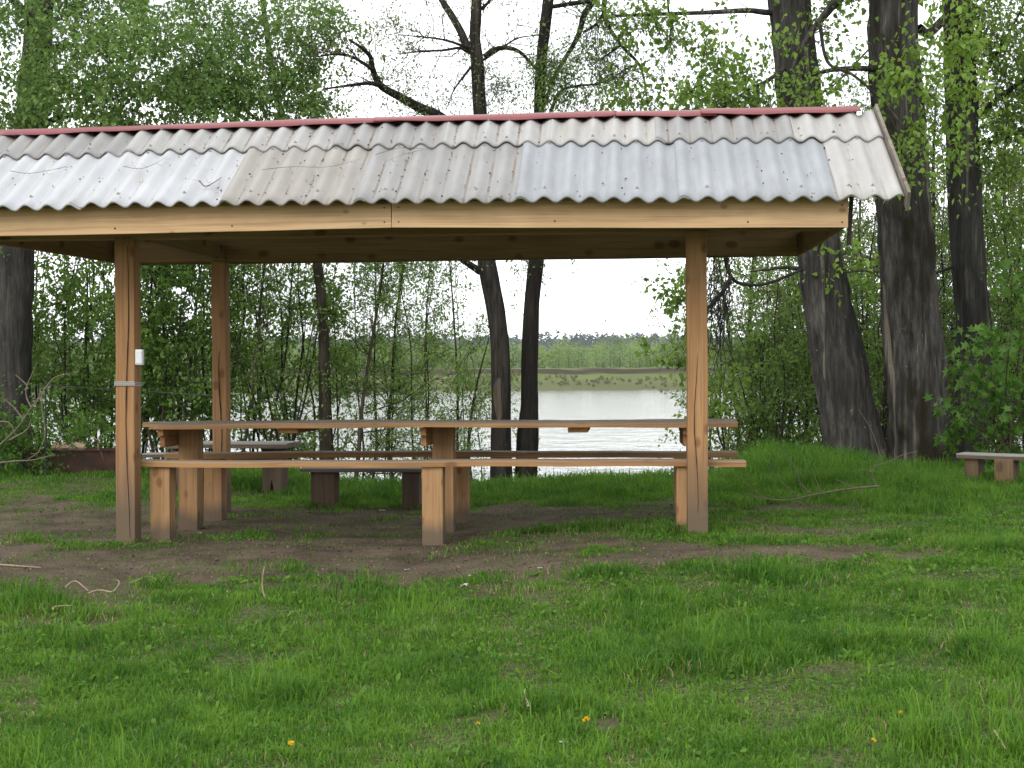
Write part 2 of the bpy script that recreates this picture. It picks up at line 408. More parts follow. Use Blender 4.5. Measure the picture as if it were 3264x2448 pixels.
def leaf_mat(name, dark, light, trans=.42, rough=.5):
    m, t, n, l = new_mat(name)
    at_ = n('ShaderNodeAttribute'); at_.attribute_name = 'tint'
    x = n('ShaderNodeValToRGB'); e = x.color_ramp.elements
    e[0].position = 0; e[0].color = (*dark, 1); e[1].position = 1; e[1].color = (*light, 1)
    l(at_.outputs['Fac'], x.inputs['Fac'])
    b = n('ShaderNodeBsdfPrincipled'); b.inputs['Roughness'].default_value = rough; b.inputs['Specular IOR Level'].default_value = .35
    tr = n('ShaderNodeBsdfTranslucent'); ms = n('ShaderNodeMixShader'); ms.inputs[0].default_value = trans
    hs = n('ShaderNodeHueSaturation'); hs.inputs['Hue'].default_value = .485; hs.inputs['Value'].default_value = 1.35; l(x.outputs['Color'], hs.inputs['Color'])
    o = n('ShaderNodeOutputMaterial')
    l(x.outputs['Color'], b.inputs['Base Color']); l(hs.outputs['Color'], tr.inputs['Color'])
    l(b.outputs[0], ms.inputs[1]); l(tr.outputs[0], ms.inputs[2]); l(ms.outputs[0], o.inputs['Surface'])
    return m
M['lf_poplar'] = leaf_mat('poplar_leaves', (.085, .175, .022), (.23, .37, .06), .5)
M['lf_left'] = leaf_mat('bird_cherry_leaves', (.085, .175, .038), (.21, .34, .085), .5)
M['lf_bush'] = leaf_mat('bush_leaves', (.070, .160, .024), (.18, .31, .055), .5)
M['lf_sap'] = leaf_mat('sapling_leaves', (.085, .18, .03), (.20, .33, .075), .5)
M['lf_willow'] = leaf_mat('willow_leaves', (.11, .175, .05), (.22, .30, .10), .5)
M['lf_maple'] = leaf_mat('maple_leaves', (.042, .125, .014), (.105, .23, .028), .5)
M['grass'] = leaf_mat('grass_blades', (.038, .132, .010), (.150, .305, .031), .45, .6)
M['far_lf'] = leaf_mat('far_leaves', (.10, .175, .04), (.24, .34, .08), .35)
M['far_scrub'] = leaf_mat('far_scrub_leaves', (.13, .145, .055), (.20, .225, .08), .5)
M['far_con'] = leaf_mat('far_conifer_needles', (.028, .050, .028), (.05, .085, .042), .1)

# ------------------------------------------------------------------ terrain
X0, Y0, TH = 1.2861, 9.8263, .0797          # shelter: foot of the front right post, and how far it is turned
cT, sT = math.cos(TH), math.sin(TH)
def uv2w(u, v): return X0 + u * cT + v * sT, Y0 - u * sT + v * cT
WATER = -1.5

def bank_edge(X):
    return 15.7 + .25 * np.sin(X * 1.3) + 3.6 * smooth(2.3, 3.6, X) + 2.4 * smooth(-1.4, -3.6, X)

def ground(X, Y):
    X = np.asarray(X, float); Y = np.asarray(Y, float)
    near = np.exp(-((Y - 11) / 9.0) ** 2)
    g = np.interp(X, [-8, -2.8, -.7, 1.2, 3.5, 8], [-.03, -.04, -.065, .035, .05, .10]) * near
    g = g - .03 * np.clip(9 - Y, 0, 30) * smooth(60, -5, -Y)
    g = g + .17 * np.exp(-((X - 3.15) / .85) ** 2 - ((Y - 16.7) / 1.8) ** 2) - .03 * np.exp(-((X - .6) / 2.0) ** 2 - ((Y - 15.2) / 1.6) ** 2) + .12 * np.exp(-((X + 5) / 2.2) ** 2 - ((Y - 15.5) / 2.2) ** 2)
    g = g + .035 * (vnoise(X * .9, Y * .9, 3) - .5) + .022 * (vnoise(X * 3.1, Y * 3.1, 4) - .5)
    e = bank_edge(X)
    d = smooth(-.4, 5.5, Y - e)
    g = g * (1 - d) + (-2.4) * d
    # far bank: slope, small crumbling lip, flat meadow, wooded rise
    wig = 6 * vnoise(X * .02, Y * 0 + 1, 8)
    Yf = Y - wig
    far = np.interp(Yf, [390, 397, 404, 424, 430, 431.5, 470, 900, 1400, 2500], [-3.5, -1.6, -.6, 2.0, 3.1, 4.75, 5.3, 8, 26, 38])
    far = far + np.where(Yf > 404, .5 * (vnoise(X * .08, Y * .08, 5) - .5), 0)
    return np.where(Y > 300, far, g)

def soil(X, Y):
    """0 turf .. 1 bare trodden earth"""
    def el(cx, cy, rx, ry): return np.exp(-(((X - cx) / rx) ** 2 + ((Y - cy) / ry) ** 2) ** 1.5)
    s = 1.05 * el(-1.3, 9.15, 3.0, 1.15) + .95 * el(-4.0, 9.1, 2.0, .8) + 1.0 * el(-1.2, 11.7, 3.4, 2.0) + .62 * el(2.5, 9.85, 1.0, .42) + .55 * el(1.8, 8.95, .9, .28) + .50 * el(-4.5, 12.0, 2.2, 2.4)
    s = s - 1.2 * el(-2.78, 9.85, .42, .30) - .8 * el(-.2, 9.9, .4, .25) - .7 * el(1.45, 9.5, .5, .4) - .5 * el(.8, 10.6, .9, .6) - .5 * el(.3, 13.9, 2.6, .9)
    s = np.maximum(s, .62 * smooth(.74, .90, vnoise(X * 3.4 + Y, Y * 4.2 - X, 21)) * smooth(8.2, 6.6, Y) * (.4 + vnoise(X * 9, Y * 9, 22)))
    s = s + .75 * (vnoise(X * 1.7, Y * 2.2, 11) - .5) + .9 * (vnoise(X * 5 + Y, Y * 5.5 - X, 12) - .5) * (s > .1)
    return np.clip(s, 0, 1)

xs = np.unique(np.concatenate([np.arange(-9, 9.01, .11), np.arange(-30, 30.1, 1.5), np.arange(-400, 401, 14.0), np.arange(-3000, 3001, 150.0)]))
ys = np.unique(np.concatenate([np.arange(2, 24.01, .11), np.arange(-30, 40, 2.0), np.arange(40, 385, 30.0), np.arange(385, 440, 1.5), np.arange(440, 700, 12.0), np.arange(700, 3001, 100.0), [-300, -100]]))
XX, YY = np.meshgrid(xs, ys)
ZZ = ground(XX, YY)
nx = len(xs); ii = (np.arange(len(ys) - 1)[:, None] * nx + np.arange(nx - 1)[None, :]).ravel()
gq = np.stack([ii, ii + 1, ii + nx + 1, ii + nx], 1)
m, t, n, l = new_mat('earth_and_turf')
ta = n('ShaderNodeAttribute'); ta.attribute_name = 'soil'
cw = coords(n, l, (1, 1, 1), False)
a1 = noise(n, l, cw, 2.5, 6, .6); a2 = noise(n, l, cw, 38, 5, .65); a3 = noise(n, l, cw, 130, 3, .6)
earth = mixc(n, l, ramp(n, l, a1, .35, .68), (.078, .060, .043), (.185, .146, .104))
earth = mixc(n, l, math_(n, l, 'MULTIPLY', ramp(n, l, a2, .46, .70), .6), earth, (.045, .030, .019))
earth = mixc(n, l, math_(n, l, 'MULTIPLY', ramp(n, l, a3, .60, .74), .55), earth, (.24, .18, .115))
turf = mixc(n, l, ramp(n, l, a2, .38, .66), (.022, .045, .008), (.14, .16, .06))
far_t = mixc(n, l, ramp(n, l, noise(n, l, cw, .05, 5, .6), .35, .65), (.10, .12, .035), (.125, .17, .04))
gp = n('ShaderNodeNewGeometry'); spx = n('ShaderNodeSeparateXYZ'); l(gp.outputs['Position'], spx.inputs[0])
turf = mixc(n, l, ramp(n, l, math_(n, l, 'DIVIDE', spx.outputs['Y'], 1000.0), .1, .3), turf, far_t)
spn = n('ShaderNodeSeparateXYZ'); l(gp.outputs['True Normal'], spn.inputs[0])
steep = ramp(n, l, spn.outputs['Z'], .84, .96, (1, 1, 1), (0, 0, 0))
dryslope = math_(n, l, 'MULTIPLY', ramp(n, l, math_(n, l, 'DIVIDE', spx.outputs['Z'], 10.0), -.02, .18, (1, 1, 1), (0, 0, 0)), ramp(n, l, math_(n, l, 'DIVIDE', spx.outputs['Y'], 1000.0), .1, .3))
turf = mixc(n, l, math_(n, l, 'MULTIPLY', dryslope, .75), turf, (.10, .10, .042))
gcol = mixc(n, l, ta.outputs['Fac'], turf, earth)
gcol = mixc(n, l, steep, gcol, (.055, .040, .027))
gm = finish(m, t, n, l, gcol, .95, math_(n, l, 'ADD', a2, math_(n, l, 'MULTIPLY', a3, .5)), .7, .025, .1)
go = mesh_np('ground', np.stack([XX, YY, ZZ], -1).reshape(-1, 3), [gq], gm, smoothf=True)
sa = go.data.attributes.new('soil', 'FLOAT', 'POINT'); sa.data.foreach_set('value', soil(XX, YY).ravel().astype(np.float32))
tag(go, 'grassy river bank with trodden bare earth under and before the shelter', 'ground', kind='structure')

# water
m, t, n, l = new_mat('river_water')
cw = coords(n, l, (.8, .42, 1), False)
w1 = noise(n, l, cw, 1.0, 4, .55); w2 = noise(n, l, coords(n, l, (3.5, 2.6, 1), False), 1.0, 3, .6)
wm = finish(m, t, n, l, (.10, .11, .115), .05, math_(n, l, 'ADD', w1, math_(n, l, 'MULTIPLY', w2, .30)), .32, .35, 1.0)
wm.node_tree.nodes['Principled BSDF'].inputs['IOR'].default_value = 1.333
wx = np.array([-2600, -300, -60, 0, 60, 300, 2600.]); wy = np.array([17.0, 40, 120, 250, 412])
WX, WY = np.meshgrid(wx, wy); k = len(wx)
ii = (np.arange(len(wy) - 1)[:, None] * k + np.arange(k - 1)[None, :]).ravel()
wo_ = mesh_np('water', np.stack([WX, WY, np.full_like(WX, WATER)], -1).reshape(-1, 3), [np.stack([ii, ii + 1, ii + k + 1, ii + k], 1)], wm)
tag(wo_, 'wide rippled river reflecting the white sky', 'river', kind='structure')

# ------------------------------------------------------------------ shelter
rnd = random.Random(5)
SH = thing('picnic_shelter', 'open timber picnic shelter with corrugated slate roof and red ridge', 'shelter', (X0, Y0, 0), -TH)
D = 2.4538; UL = -4.059; UE_R, UE_L = 1.0, -5.05; RL, RR = -5.22, 1.268
VE, VR = -.7937, .2928
def zE(u): return float(np.interp(u, [-5.2, -4.5, -3.4, -2.4, -.9, .2, 1.3], [2.270, 2.273, 2.280, 2.277, 2.267, 2.250, 2.246]))
def zR(u): return float(np.interp(u, [-5.2, -3.9, -2.75, -1.5, -.2, 1.3], [2.936, 2.954, 2.969, 2.975, 2.980, 2.975]))

def post(u, v, top, mat, w=.0705):
    bm = bmesh.new(); box(bm, u - w, u + w, v - w, v + w, -.35, top, .010, None, .0022, rnd, 14)
    return bm_obj('post', bm, mat, SH)
gaps = {}
p_fl = post(UL, 0, 2.16, M['post']); p_fr = post(0, 0, 2.15, M['post']); p_bl = post(UL - .03, D, 2.20, M['post'], .066); p_br = post(.13, D, 2.20, M['post'], .066)
p_fl['label'] = 'cracked orange post greyed at its foot'
# long drying cracks, cut as thin dark wedges let into the front faces
def crack(parent, u, v, z0, z1, seed, w=.0035):
    r = random.Random(seed); bm = bmesh.new(); k = 26; vs_ = []
    for i in range(k):
        f = i / (k - 1); z = z0 + (z1 - z0) * f
        x = u + .012 * math.sin(f * 7 + seed) + r.uniform(-.002, .002); ww = w * (.25 + .75 * math.sin(f * 3.14)) * r.uniform(.6, 1.2)
        vs_.append([bm.verts.new((x - ww, v - .0042, z)), bm.verts.new((x + ww, v - .0042, z)), bm.verts.new((x, v + .004, z))])
    for a, b in zip(vs_, vs_[1:]):
        for q in ((0, 1), (1, 2), (2, 0)): bm.faces.new((a[q[0]], a[q[1]], b[q[1]], b[q[0]]))
    return bm_obj('crack', bm, M['crackmat'], parent)
M['crackmat'] = paint('crack_dark', (.03, .016, .010), .95)
crack(p_fl, UL + .022, -.0705, .02, 2.1, 2, .004); crack(p_fr, -.01, -.0705, .2, 1.3, 7, .0028); crack(p_bl, UL - .02, D - .066, .1, 1.4, 5, .0045)

# power box and tape band on the front left post
bm = bmesh.new(); box(bm, UL + .074, UL + .128, -.062, -.018, 1.252, 1.362, .006)
box(bm, UL + .080, UL + .122, -.066, -.060, 1.262, 1.352, .003)
o = bm_obj('socket_box', bm, M['white'], p_fl); o['label'] = 'small white electrical box on the post'
bm = bmesh.new()
for k_ in range(3):
    z = 1.098 + k_ * .011
    for (a, b) in (((UL - .0745, UL + .0745, -.0765, -.0730), 0), ((UL + .0730, UL + .0765, -.0745, .0745), 1), ((UL - .0765, UL - .0730, -.0745, .0745), 2)):
        box(bm, a[0], a[1], a[2], a[3], z + (.006 if b == 0 else 0), z + .009 + (.006 if b == 0 else 0), .001)
bm_obj('tape_band', bm, M['tape'], p_fl)

# beams on the posts, ties, end boards, fascias
def beam(name, mat, pts0, pts1, w, h, label=None, bev=.004):
    """plank between two bottom-centre points; w across, h high"""
    a = Vector(pts0); b = Vector(pts1); d = b - a; Ln = d.length
    x = d.normalized(); yv = Vector((0, 0, 1)).cross(x).normalized(); zv = x.cross(yv)
    bm = bmesh.new(); box(bm, 0, Ln, -w / 2, w / 2, 0, h, bev, None, .0016, rnd, max(2, int(Ln / .4)))
    # keep local grain along X: the object itself is turned
    o = bm_obj(name, bm, mat, SH)
    o.matrix_local = Matrix(((x.x, yv.x, zv.x, a.x), (x.y, yv.y, zv.y, a.y), (x.z, yv.z, zv.z, a.z), (0, 0, 0, 1)))
    if label: o['label'] = label
    return o
VF = -.66
FZ = (2.115, 2.136, 2.095, -2.028, .938)
beam('fascia_board', M['pine'], (UE_L - .03, VF, FZ[0]), (FZ[3] - .0015, VF, FZ[1]), .028, .205)
beam('fascia_board', M['pine'], (FZ[3] + .0015, VF, FZ[1]), (FZ[4], VF, FZ[2]), .028, .205)
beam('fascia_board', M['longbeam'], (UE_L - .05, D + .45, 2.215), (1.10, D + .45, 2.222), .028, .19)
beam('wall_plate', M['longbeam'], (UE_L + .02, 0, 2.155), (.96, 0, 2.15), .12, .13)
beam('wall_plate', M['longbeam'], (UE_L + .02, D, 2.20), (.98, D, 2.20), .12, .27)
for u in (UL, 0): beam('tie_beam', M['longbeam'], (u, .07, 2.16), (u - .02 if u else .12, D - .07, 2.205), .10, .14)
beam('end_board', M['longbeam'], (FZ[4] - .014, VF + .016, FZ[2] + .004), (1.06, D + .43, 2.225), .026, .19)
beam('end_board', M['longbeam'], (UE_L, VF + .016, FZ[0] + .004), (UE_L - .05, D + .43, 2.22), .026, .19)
for u, z in ((-2.075, 2.175), (-1.98, 2.175), (-3.1, 2.165), (-.95, 2.165), (.30, 2.14), (.90, 2.13), (-3.9, 2.16), (-2.075, 2.27), (-1.98, 2.27), (.90, 2.24)):
    bm = bmesh.new(); bmesh.ops.create_cone(bm, cap_ends=True, segments=8, radius1=.006, radius2=.005, depth=.006, matrix=Matrix.Translation((u, VF - .0165, z)) @ Matrix.Rotation(R(90), 4, 'X'))
    bm_obj('nail', bm, M['darkslat'], SH)
o = beam('loose_slat', M['darkslat'], (.972, VF + .05, 2.30), (.960, VF + .10, 1.99), .028, .012)
# ridge board, rafters and laths carry the sheets (dark, but one can look up at them)
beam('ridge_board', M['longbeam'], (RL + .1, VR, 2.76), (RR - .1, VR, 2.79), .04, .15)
def slope_pt(u, f, back=False):
    z = zE(u) + (zR(u) - zE(u)) * f
    v = VE + (VR - VE) * f
    if back: v = VR + 3.0 * (1 - f); z = zR(u) - (zR(u) - 2.36) * (1 - f)
    return v, z
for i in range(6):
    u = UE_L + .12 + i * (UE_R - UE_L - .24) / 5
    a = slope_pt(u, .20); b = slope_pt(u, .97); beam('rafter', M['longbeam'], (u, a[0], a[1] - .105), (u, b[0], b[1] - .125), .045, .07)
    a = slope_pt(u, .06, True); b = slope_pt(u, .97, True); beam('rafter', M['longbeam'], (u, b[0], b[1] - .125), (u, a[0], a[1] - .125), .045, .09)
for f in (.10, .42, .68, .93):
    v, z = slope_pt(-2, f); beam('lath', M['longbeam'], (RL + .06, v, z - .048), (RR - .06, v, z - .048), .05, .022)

def sheet(uL, uR, f0, f1, lift, mat, back=False, label=None, tilt=0.0):
    A, P = .0195, .15
    nu = max(8, int((uR - uL) / P * 14)); nv = 10
    us = np.linspace(uL, uR, nu)
    edge = .006 * (vnoise(us * 9, us * 0 + f0 * 7 + uL, 71) - .5) + .010 * smooth(.8, .95, vnoise(us * 4, us * 0 + uL * 3, 72)) + rnd.uniform(-.004, .004)
    bag = []
    for k in range(2):
        rows = []
        for j in range(nv):
            f = f0 + (f1 - f0) * j / (nv - 1)
            row = []
            for ku, u in enumerate(us):
                if j == 0: f = f0 + edge[ku]
                v, z = slope_pt(u, f, back)
                v2, z2 = slope_pt(u, f + .01, back); tv, tz = v2 - v, z2 - z; ln = math.hypot(tv, tz); nv_, nz_ = (-tz / ln, tv / ln) if not back else (tz / ln, -tv / ln)
                h = A * (1 - math.cos(2 * math.pi * (u - 1.1626) / P)) + lift + tilt * (u - uL) - (0 if k == 0 else .0095)
                row.append((u, v + nv_ * h, z + nz_ * h))
            rows.append(row)
        bag.append(rows)
    V = np.array(bag).reshape(2, nv, nu, 3); n1 = nv * nu
    i = (np.arange(nv - 1)[:, None] * nu + np.arange(nu - 1)[None, :]).ravel()
    top = np.stack([i, i + 1, i + nu + 1, i + nu], 1); bot = top[:, ::-1] + n1
    def strip(e): e = np.asarray(e); return np.stack([e[:-1], e[1:], e[1:] + n1, e[:-1] + n1], 1)
    e1 = np.arange(nu); e2 = (nv - 1) * nu + np.arange(nu); e3 = np.arange(nv) * nu; e4 = e3 + nu - 1
    F = [top, bot, strip(e1[::-1]), strip(e2), strip(e3), strip(e4[::-1])]
    sm = np.concatenate([np.full(len(x), j < 2) for j, x in enumerate(F)])
    o = mesh_np('roof_sheet', V.reshape(-1, 3), F, mat, SH, smoothf=sm)
    if label: o['label'] = label
    # nails with washers on a few crests
    bm = bmesh.new()
    for f in (f0 + (f1 - f0) * .13, f0 + (f1 - f0) * .86):
        for u in (uL + .235, uR - .3):
            uc = 1.1626 - (math.floor((1.1626 - u) / P) + .5) * P
            v, z = slope_pt(uc, f, back)
            v2, z2 = slope_pt(uc, f + .01, back); tv, tz = v2 - v, z2 - z; ln = math.hypot(tv, tz); q = (-tz / ln, tv / ln) if not back else (tz / ln, -tv / ln)
            hh = 2 * A + lift + tilt * (uc - uL) + .002
            M4 = Matrix.Translation((uc, v + q[0] * hh, z + q[1] * hh)) @ Vector((0, 0, 1)).rotation_difference(Vector((0, q[0], q[1]))).to_matrix().to_4x4()
            bmesh.ops.create_cone(bm, cap_ends=True, segments=10, radius1=.013, radius2=.011, depth=.004, matrix=M4)
            bmesh.ops.create_cone(bm, cap_ends=True, segments=8, radius1=.0055, radius2=.0045, depth=.012, matrix=M4 @ Matrix.Translation((0, 0, .004)))
    bm_obj('roofing_nail', bm, M['nail'], o)['kind'] = 'stuff'
    return o
low = [(.861, 1.268, 'cream', 'cream white edge sheet'), (-.151, .93, 'blue', 'blue grey sheet'), (-1.195, -.08, 'blue', 'blue grey sheet'), (-2.257, -1.12, 'grey', None),
       (-3.146, -2.18, 'beige', 'beige stained sheet'), (-4.16, -3.07, 'white', 'near white sheet'), (-5.22, -4.09, 'white', 'near white sheet')]
for k, (a, b, c, lab) in enumerate(low):
    sheet(a, b, 0.0 + (.004 if k % 2 else 0), .75, .012 - .0, SL[c], False, lab, -.0085)
upp = [(.671, 1.268, 'cream'), (-.279, .74, 'grey'), (-1.009, -.21, 'cream'), (-1.756, -.94, 'pale'), (-2.542, -1.68, 'grey'), (-4.062, -2.47, 'pale'), (-5.22, -3.99, 'grey')]
for k, (a, b, c) in enumerate(upp):
    sheet(a, b, .66 + (.006 if k % 2 else 0),   .985, .030, SL[c], False, None, -.0085 / max(1, (b - a)))
for a, b in ((-5.22, -2.0), (-2.07, 1.268)):
    sheet(a, b, .0, .62, .012, SL['grey'], True); sheet(a, b, .56, .985, .022, SL['grey'], True)

def ridge_cap(u0, u1, seed, lift=0.0):
    r = np.random.default_rng(seed); k = 40; us = np.linspace(u0, u1, k); prof = [(-.108, -.040), (-.100, -.030), (-.045, .004), (0, .018), (.045, .004), (.108, -.036)]
    V = []
    for u in us:
        w = .006 * math.sin(u * 3 + seed) + .003 * math.sin(u * 11)
        for dv, dz in prof: V.append((u, VR + dv, zR(u) + .060 + dz + lift + w * (abs(dv) > .08) + .003 * math.sin(u * 2.2 + seed)))
    V = np.array(V); p = len(prof)
    i = (np.arange(k - 1)[:, None] * p + np.arange(p - 1)[None, :]).ravel()
    V2 = V - np.array([0, 0, .0022]); nn = len(V)
    q = np.stack([i, i + p, i + p + 1, i + 1], 1)
    e1 = np.arange(k) * p; e2 = e1 + p - 1; s = lambda e: np.stack([e[:-1], e[1:], e[1:] + nn, e[:-1] + nn], 1)
    return mesh_np('ridge_cap', np.vstack([V, V2]), [q, q[:, ::-1] + nn, s(e1), s(e2[::-1]), s(np.arange(p)), s(np.arange(p)[::-1] + (k - 1) * p)], M['red'], SH)
ridge_cap(-5.12, -2.15, 1, .0); ridge_cap(-2.3, -.55, 2, .006); ridge_cap(-.75, .16, 4, .0); ridge_cap(.05, 1.165, 3, .008)
# barge boards at both gables
for u, sgn in ((RR + .016, 1), (RL - .016, -1)):
    a = slope_pt(u, -.02); b = slope_pt(u, 1.03)
    beam('barge_board', M['barge'], (u, a[0], a[1] - .045), (u, b[0], b[1] - .045), .022, .125)
    a = slope_pt(u, -.02, True); b = slope_pt(u, 1.03, True); beam('barge_board', M['barge'], (u, b[0] + .02, b[1] - .05), (u, a[0], a[1] - .05), .022, .125)

# litter and twigs on the roof
rng = np.random.default_rng(11)
bag = Bag(); pts = []
while len(pts) < 330:
    f = rng.uniform(.01, .95); u = rng.uniform(-5.1, 1.2)
    if rng.uniform() < .75: u = 1.1626 - round((1.1626 - u) / .15) * .15 + rng.normal() * .008
    dens = .9 if -3.3 < u < -1.2 else .3
    if rng.uniform() > dens: continue
    h = .0195 * (1 - math.cos(2 * math.pi * (u - 1.1626) / .15)) + (.034 if f > .655 else .016); v, z = slope_pt(u, f)
    pts.append((u, v - .576 * h, z + .817 * h + .002))
pts = np.array(pts)
V, F, t_ = leaves(pts, np.tile([0, -.3, -.2], (len(pts), 1)),   .015, rng, DELT, 0, 1.2, .5); bag.add(V, F, t_)
o = bag.build('leaf_litter', M['litter'], None, None, False); o.location = (X0, Y0, 0); o.rotation_euler = (0, 0, -TH)
tag(o, 'brown leaf litter lying in the roof corrugations', 'leaf litter', kind='stuff')
def sh_world(u, v, z): a, b = uv2w(u, v); return np.array([a, b, z])
def roof_twig(name, label, pts_, r=.0024):
    P = []
    for u, f in pts_: v, z = slope_pt(u, f); P.append(sh_world(u, v - .03, z + .062 if f < .66 else z + .075))
    P = spline(P, 22); b = P[len(P) // 2].copy()
    b_ = Bag(); b_.add(*tube(P, np.linspace(r, r * .4, 22), 5))
    rg = np.random.default_rng(len(label)); q = P[[6, 11, 15, 19]]
    V, Q, _ = twigs(q, norm(rg.normal(size=(4, 3)) * np.array([1, .3, .3]) + np.array([.3, -.2, -.1])), np.array([.10, .07, .08, .05]), np.full(4, .0015), rg, 0); b_.add(V, Q)
    o = b_.build(name, M['greytwig'], None, b); o.location = b; tag(o, label, 'twig', 'twigs lying on the roof')
roof_twig('roof_twig', 'long thin twig lying across the beige roof sheet', [(-2.95, .33), (-2.75, .36), (-2.5, .35), (-2.3, .44)])
roof_twig('roof_twig', 'short curved twig in the middle of the near-white roof sheet', [(-3.95, .42), (-3.82, .38), (-3.74, .44), (-3.68, .55)])
roof_twig('roof_twig', 'forked twig near the eave of the near-white roof sheet', [(-3.34, .2), (-3.27, .13), (-3.2, .24)], .006)
roof_twig('roof_twig', 'thin twig at the left end of the corrugated roof', [(-4.75, .40), (-4.6, .36), (-4.45, .40), (-4.35, .45)])
roof_twig('roof_twig', 'curled bundle of twigs on the grey roof sheet right of the beige one', [(-2.2, .50), (-2.05, .58), (-1.88, .56), (-2.0, .50), (-2.12, .40)])

# ------------------------------------------------------------------ furniture under the roof
def local_box(name, mat, parent, dims, jit=.002, bev=.006, segs=8):
    bm = bmesh.new(); box(bm, *dims, bev, None, jit, rnd, segs); return bm_obj(name, bm, mat, parent)
def put(name, label, cat, group=None): return thing(name, label, cat, (X0, Y0, 0), -TH, group)

def seat_plank(name, mat, parent, u0, u1, v0, v1, z0, z1, wav=.006, seed=0, round_end=0.0):
    """live-edged plank with wavy outline"""
    r = random.Random(seed); k = 44; ph = [r.uniform(0, 6.3) for _ in range(6)]
    bm = bmesh.new(); rows = []
    for i in range(k):
        f = i / (k - 1); u = u0 + (u1 - u0) * f
        e0 = v0 + wav * (math.sin(u * 2.3 + ph[0]) + .6 * math.sin(u * 6.1 + ph[1])); e1 = v1 + wav * (math.sin(u * 1.9 + ph[2]) + .6 * math.sin(u * 5.2 + ph[3]))
        zz = .004 * math.sin(u * 1.7 + ph[4]) + .002 * math.sin(u * 4.9 + ph[5])
        if round_end:
            q = max(0, 1 - (u - u0) / round_end); q = 1 - math.sqrt(max(0, 1 - q * q)); e1 -= q * (v1 - v0) * .35; e0 += q * (v1 - v0) * .15
        rows.append([bm.verts.new(c) for c in ((u, e0, z0 + zz), (u, e0 - .002, z0 + (z1 - z0) * .75 + zz), (u, e0 + .010, z1 + zz), (u, e1 - .010, z1 + zz), (u, e1, z0 + zz))])
    for a, b in zip(rows, rows[1:]):
        for j in range(5): bm.faces.new((a[j], b[j], b[(j + 1) % 5], a[(j + 1) % 5]))
    bm.faces.new(rows[0][::-1]); bm.faces.new(rows[-1])
    return bm_obj(name, bm, mat, parent)

b1 = put('plank_bench', 'near plank bench of orange larch in front of the long table', 'bench', 'plank benches under the shelter')
seat_plank('seat', M['plank'], b1, -4.11, .345, .08, .285, .512, .556, .006, 1)
for u0, u1, g in ((-3.938, -3.792, -.1), (-1.95, -1.80, -.12), (-.138, .01, -.1)):
    local_box('leg', M['leg'], b1, (u0, u1, .105, .265, g - .1, .514))
b2 = put('plank_bench', 'far plank bench under the shelter, on the river side of the table', 'bench', 'plank benches under the shelter')
seat_plank('seat', M['plank'], b2, -4.33, .40, 1.6, 1.9, .495, .538, .004, 2)
for u0, u1, g in ((-4.007, -3.854, -.1), (-1.901, -1.79, -.12), (-.10, .03, -.1)):
    local_box('leg', M['leg'], b2, (u0, u1, 1.65, 1.80, g - .1, .496))
tb = put('long_table', 'long plank table with three thick single legs under the shelter', 'table')
for k, (v0, v1) in enumerate(((.55, .84), (.846, 1.13), (1.136, 1.43))):
    seat_plank('tabletop_plank', M['plank'], tb, -4.27 + (.16 if k == 0 else .02 if k == 1 else .06), .325 + .02 * k, v0, v1, .775, .812 - .001 * k, .003, 10 + k, .30 if k != 1 else 0)
for u0, u1 in ((-4.002, -3.851), (-1.987, -1.823), (-.03, .125)):
    local_box('leg', M['leg'], tb, (u0, u1, .95, 1.12, -.2, .776))
    local_box('crossbeam', M['beam'], tb, (u0 - .045, u0 - .001, .60, 1.38, .715, .776), .001)
    local_box('crossbeam', M['beam'], tb, (u0 - .040, u0 - .002, .64, 1.34, .63, .714), .001)
for u in (-3.04, -.85):
    local_box('cleat', M['beam'], tb, (u - .075, u + .075, .60, 1.36, .735, .776), .001)

# ------------------------------------------------------------------ furniture further back
def gz(x, y): return float(ground(x, y))
# weathered picnic table behind the far left post
tx, ty = -3.05, 14.75; z0 = gz(tx, ty)
pt = thing('picnic_table', 'weathered grey picnic table with notched plank feet beyond the shelter', 'table', (tx, ty, z0), R(-4))
for k in range(3): seat_plank('tabletop_plank', M['oldwood'], pt, -.47, .78, -.33 + k * .225, -.115 + k * .225, .435, .487, .004, 30 + k)
for k in range(1): seat_plank('seat', M['oldwood'], pt, -1.05, .35, .62, .86, .30, .345, .004, 40)
for x in (-.38, .58):
    bm = bmesh.new(); prof = [(-.1, -.2), (-.1, .435), (.1, .435), (.1, -.2), (.05, -.2), (0, .12), (-.05, -.2)]
    prof = [(px * 1.0, pz) for px, pz in prof]
    for y0 in (-.045, .045): pass
    f = [bm.verts.new((x + px, -.16, pz)) for px, pz in prof]; b = [bm.verts.new((x + px, .16, pz)) for px, pz in prof]
    bm.faces.new(f); bm.faces.new(b[::-1])
    for i in range(len(prof)): j = (i + 1) % len(prof); bm.faces.new((f[i], f[j], b[j], b[i]))
    bm_obj('leg', bm, M['darkleg'], pt)
bm = bmesh.new(); box(bm, -.38, .6, -.03, .03, .30, .38, .004); bm_obj('stretcher', bm, M['oldwood'], pt)
bm = bmesh.new(); box(bm, -.52, -.42, .65, .83, -.15, .30, .004); bm_obj('seat_leg', bm, M['darkleg'], pt)
# dark old bench hidden behind the near bench plank
ox, oy = -1.36, 13.2; z0 = gz(ox, oy)
ob = thing('low_bench', 'dark weathered low bench with block legs just behind the shelter', 'bench', (ox, oy, z0), R(-3))
seat_plank('seat', M['oldwood'], ob, -.60, .56, -.14, .14, .335, .375, .004, 50)
local_box('leg', M['darkleg'], ob, (-.51, -.28, -.10, .12, -.15, .336)); local_box('leg', M['darkleg'], ob, (.34, .50, -.10, .12, -.15, .336))
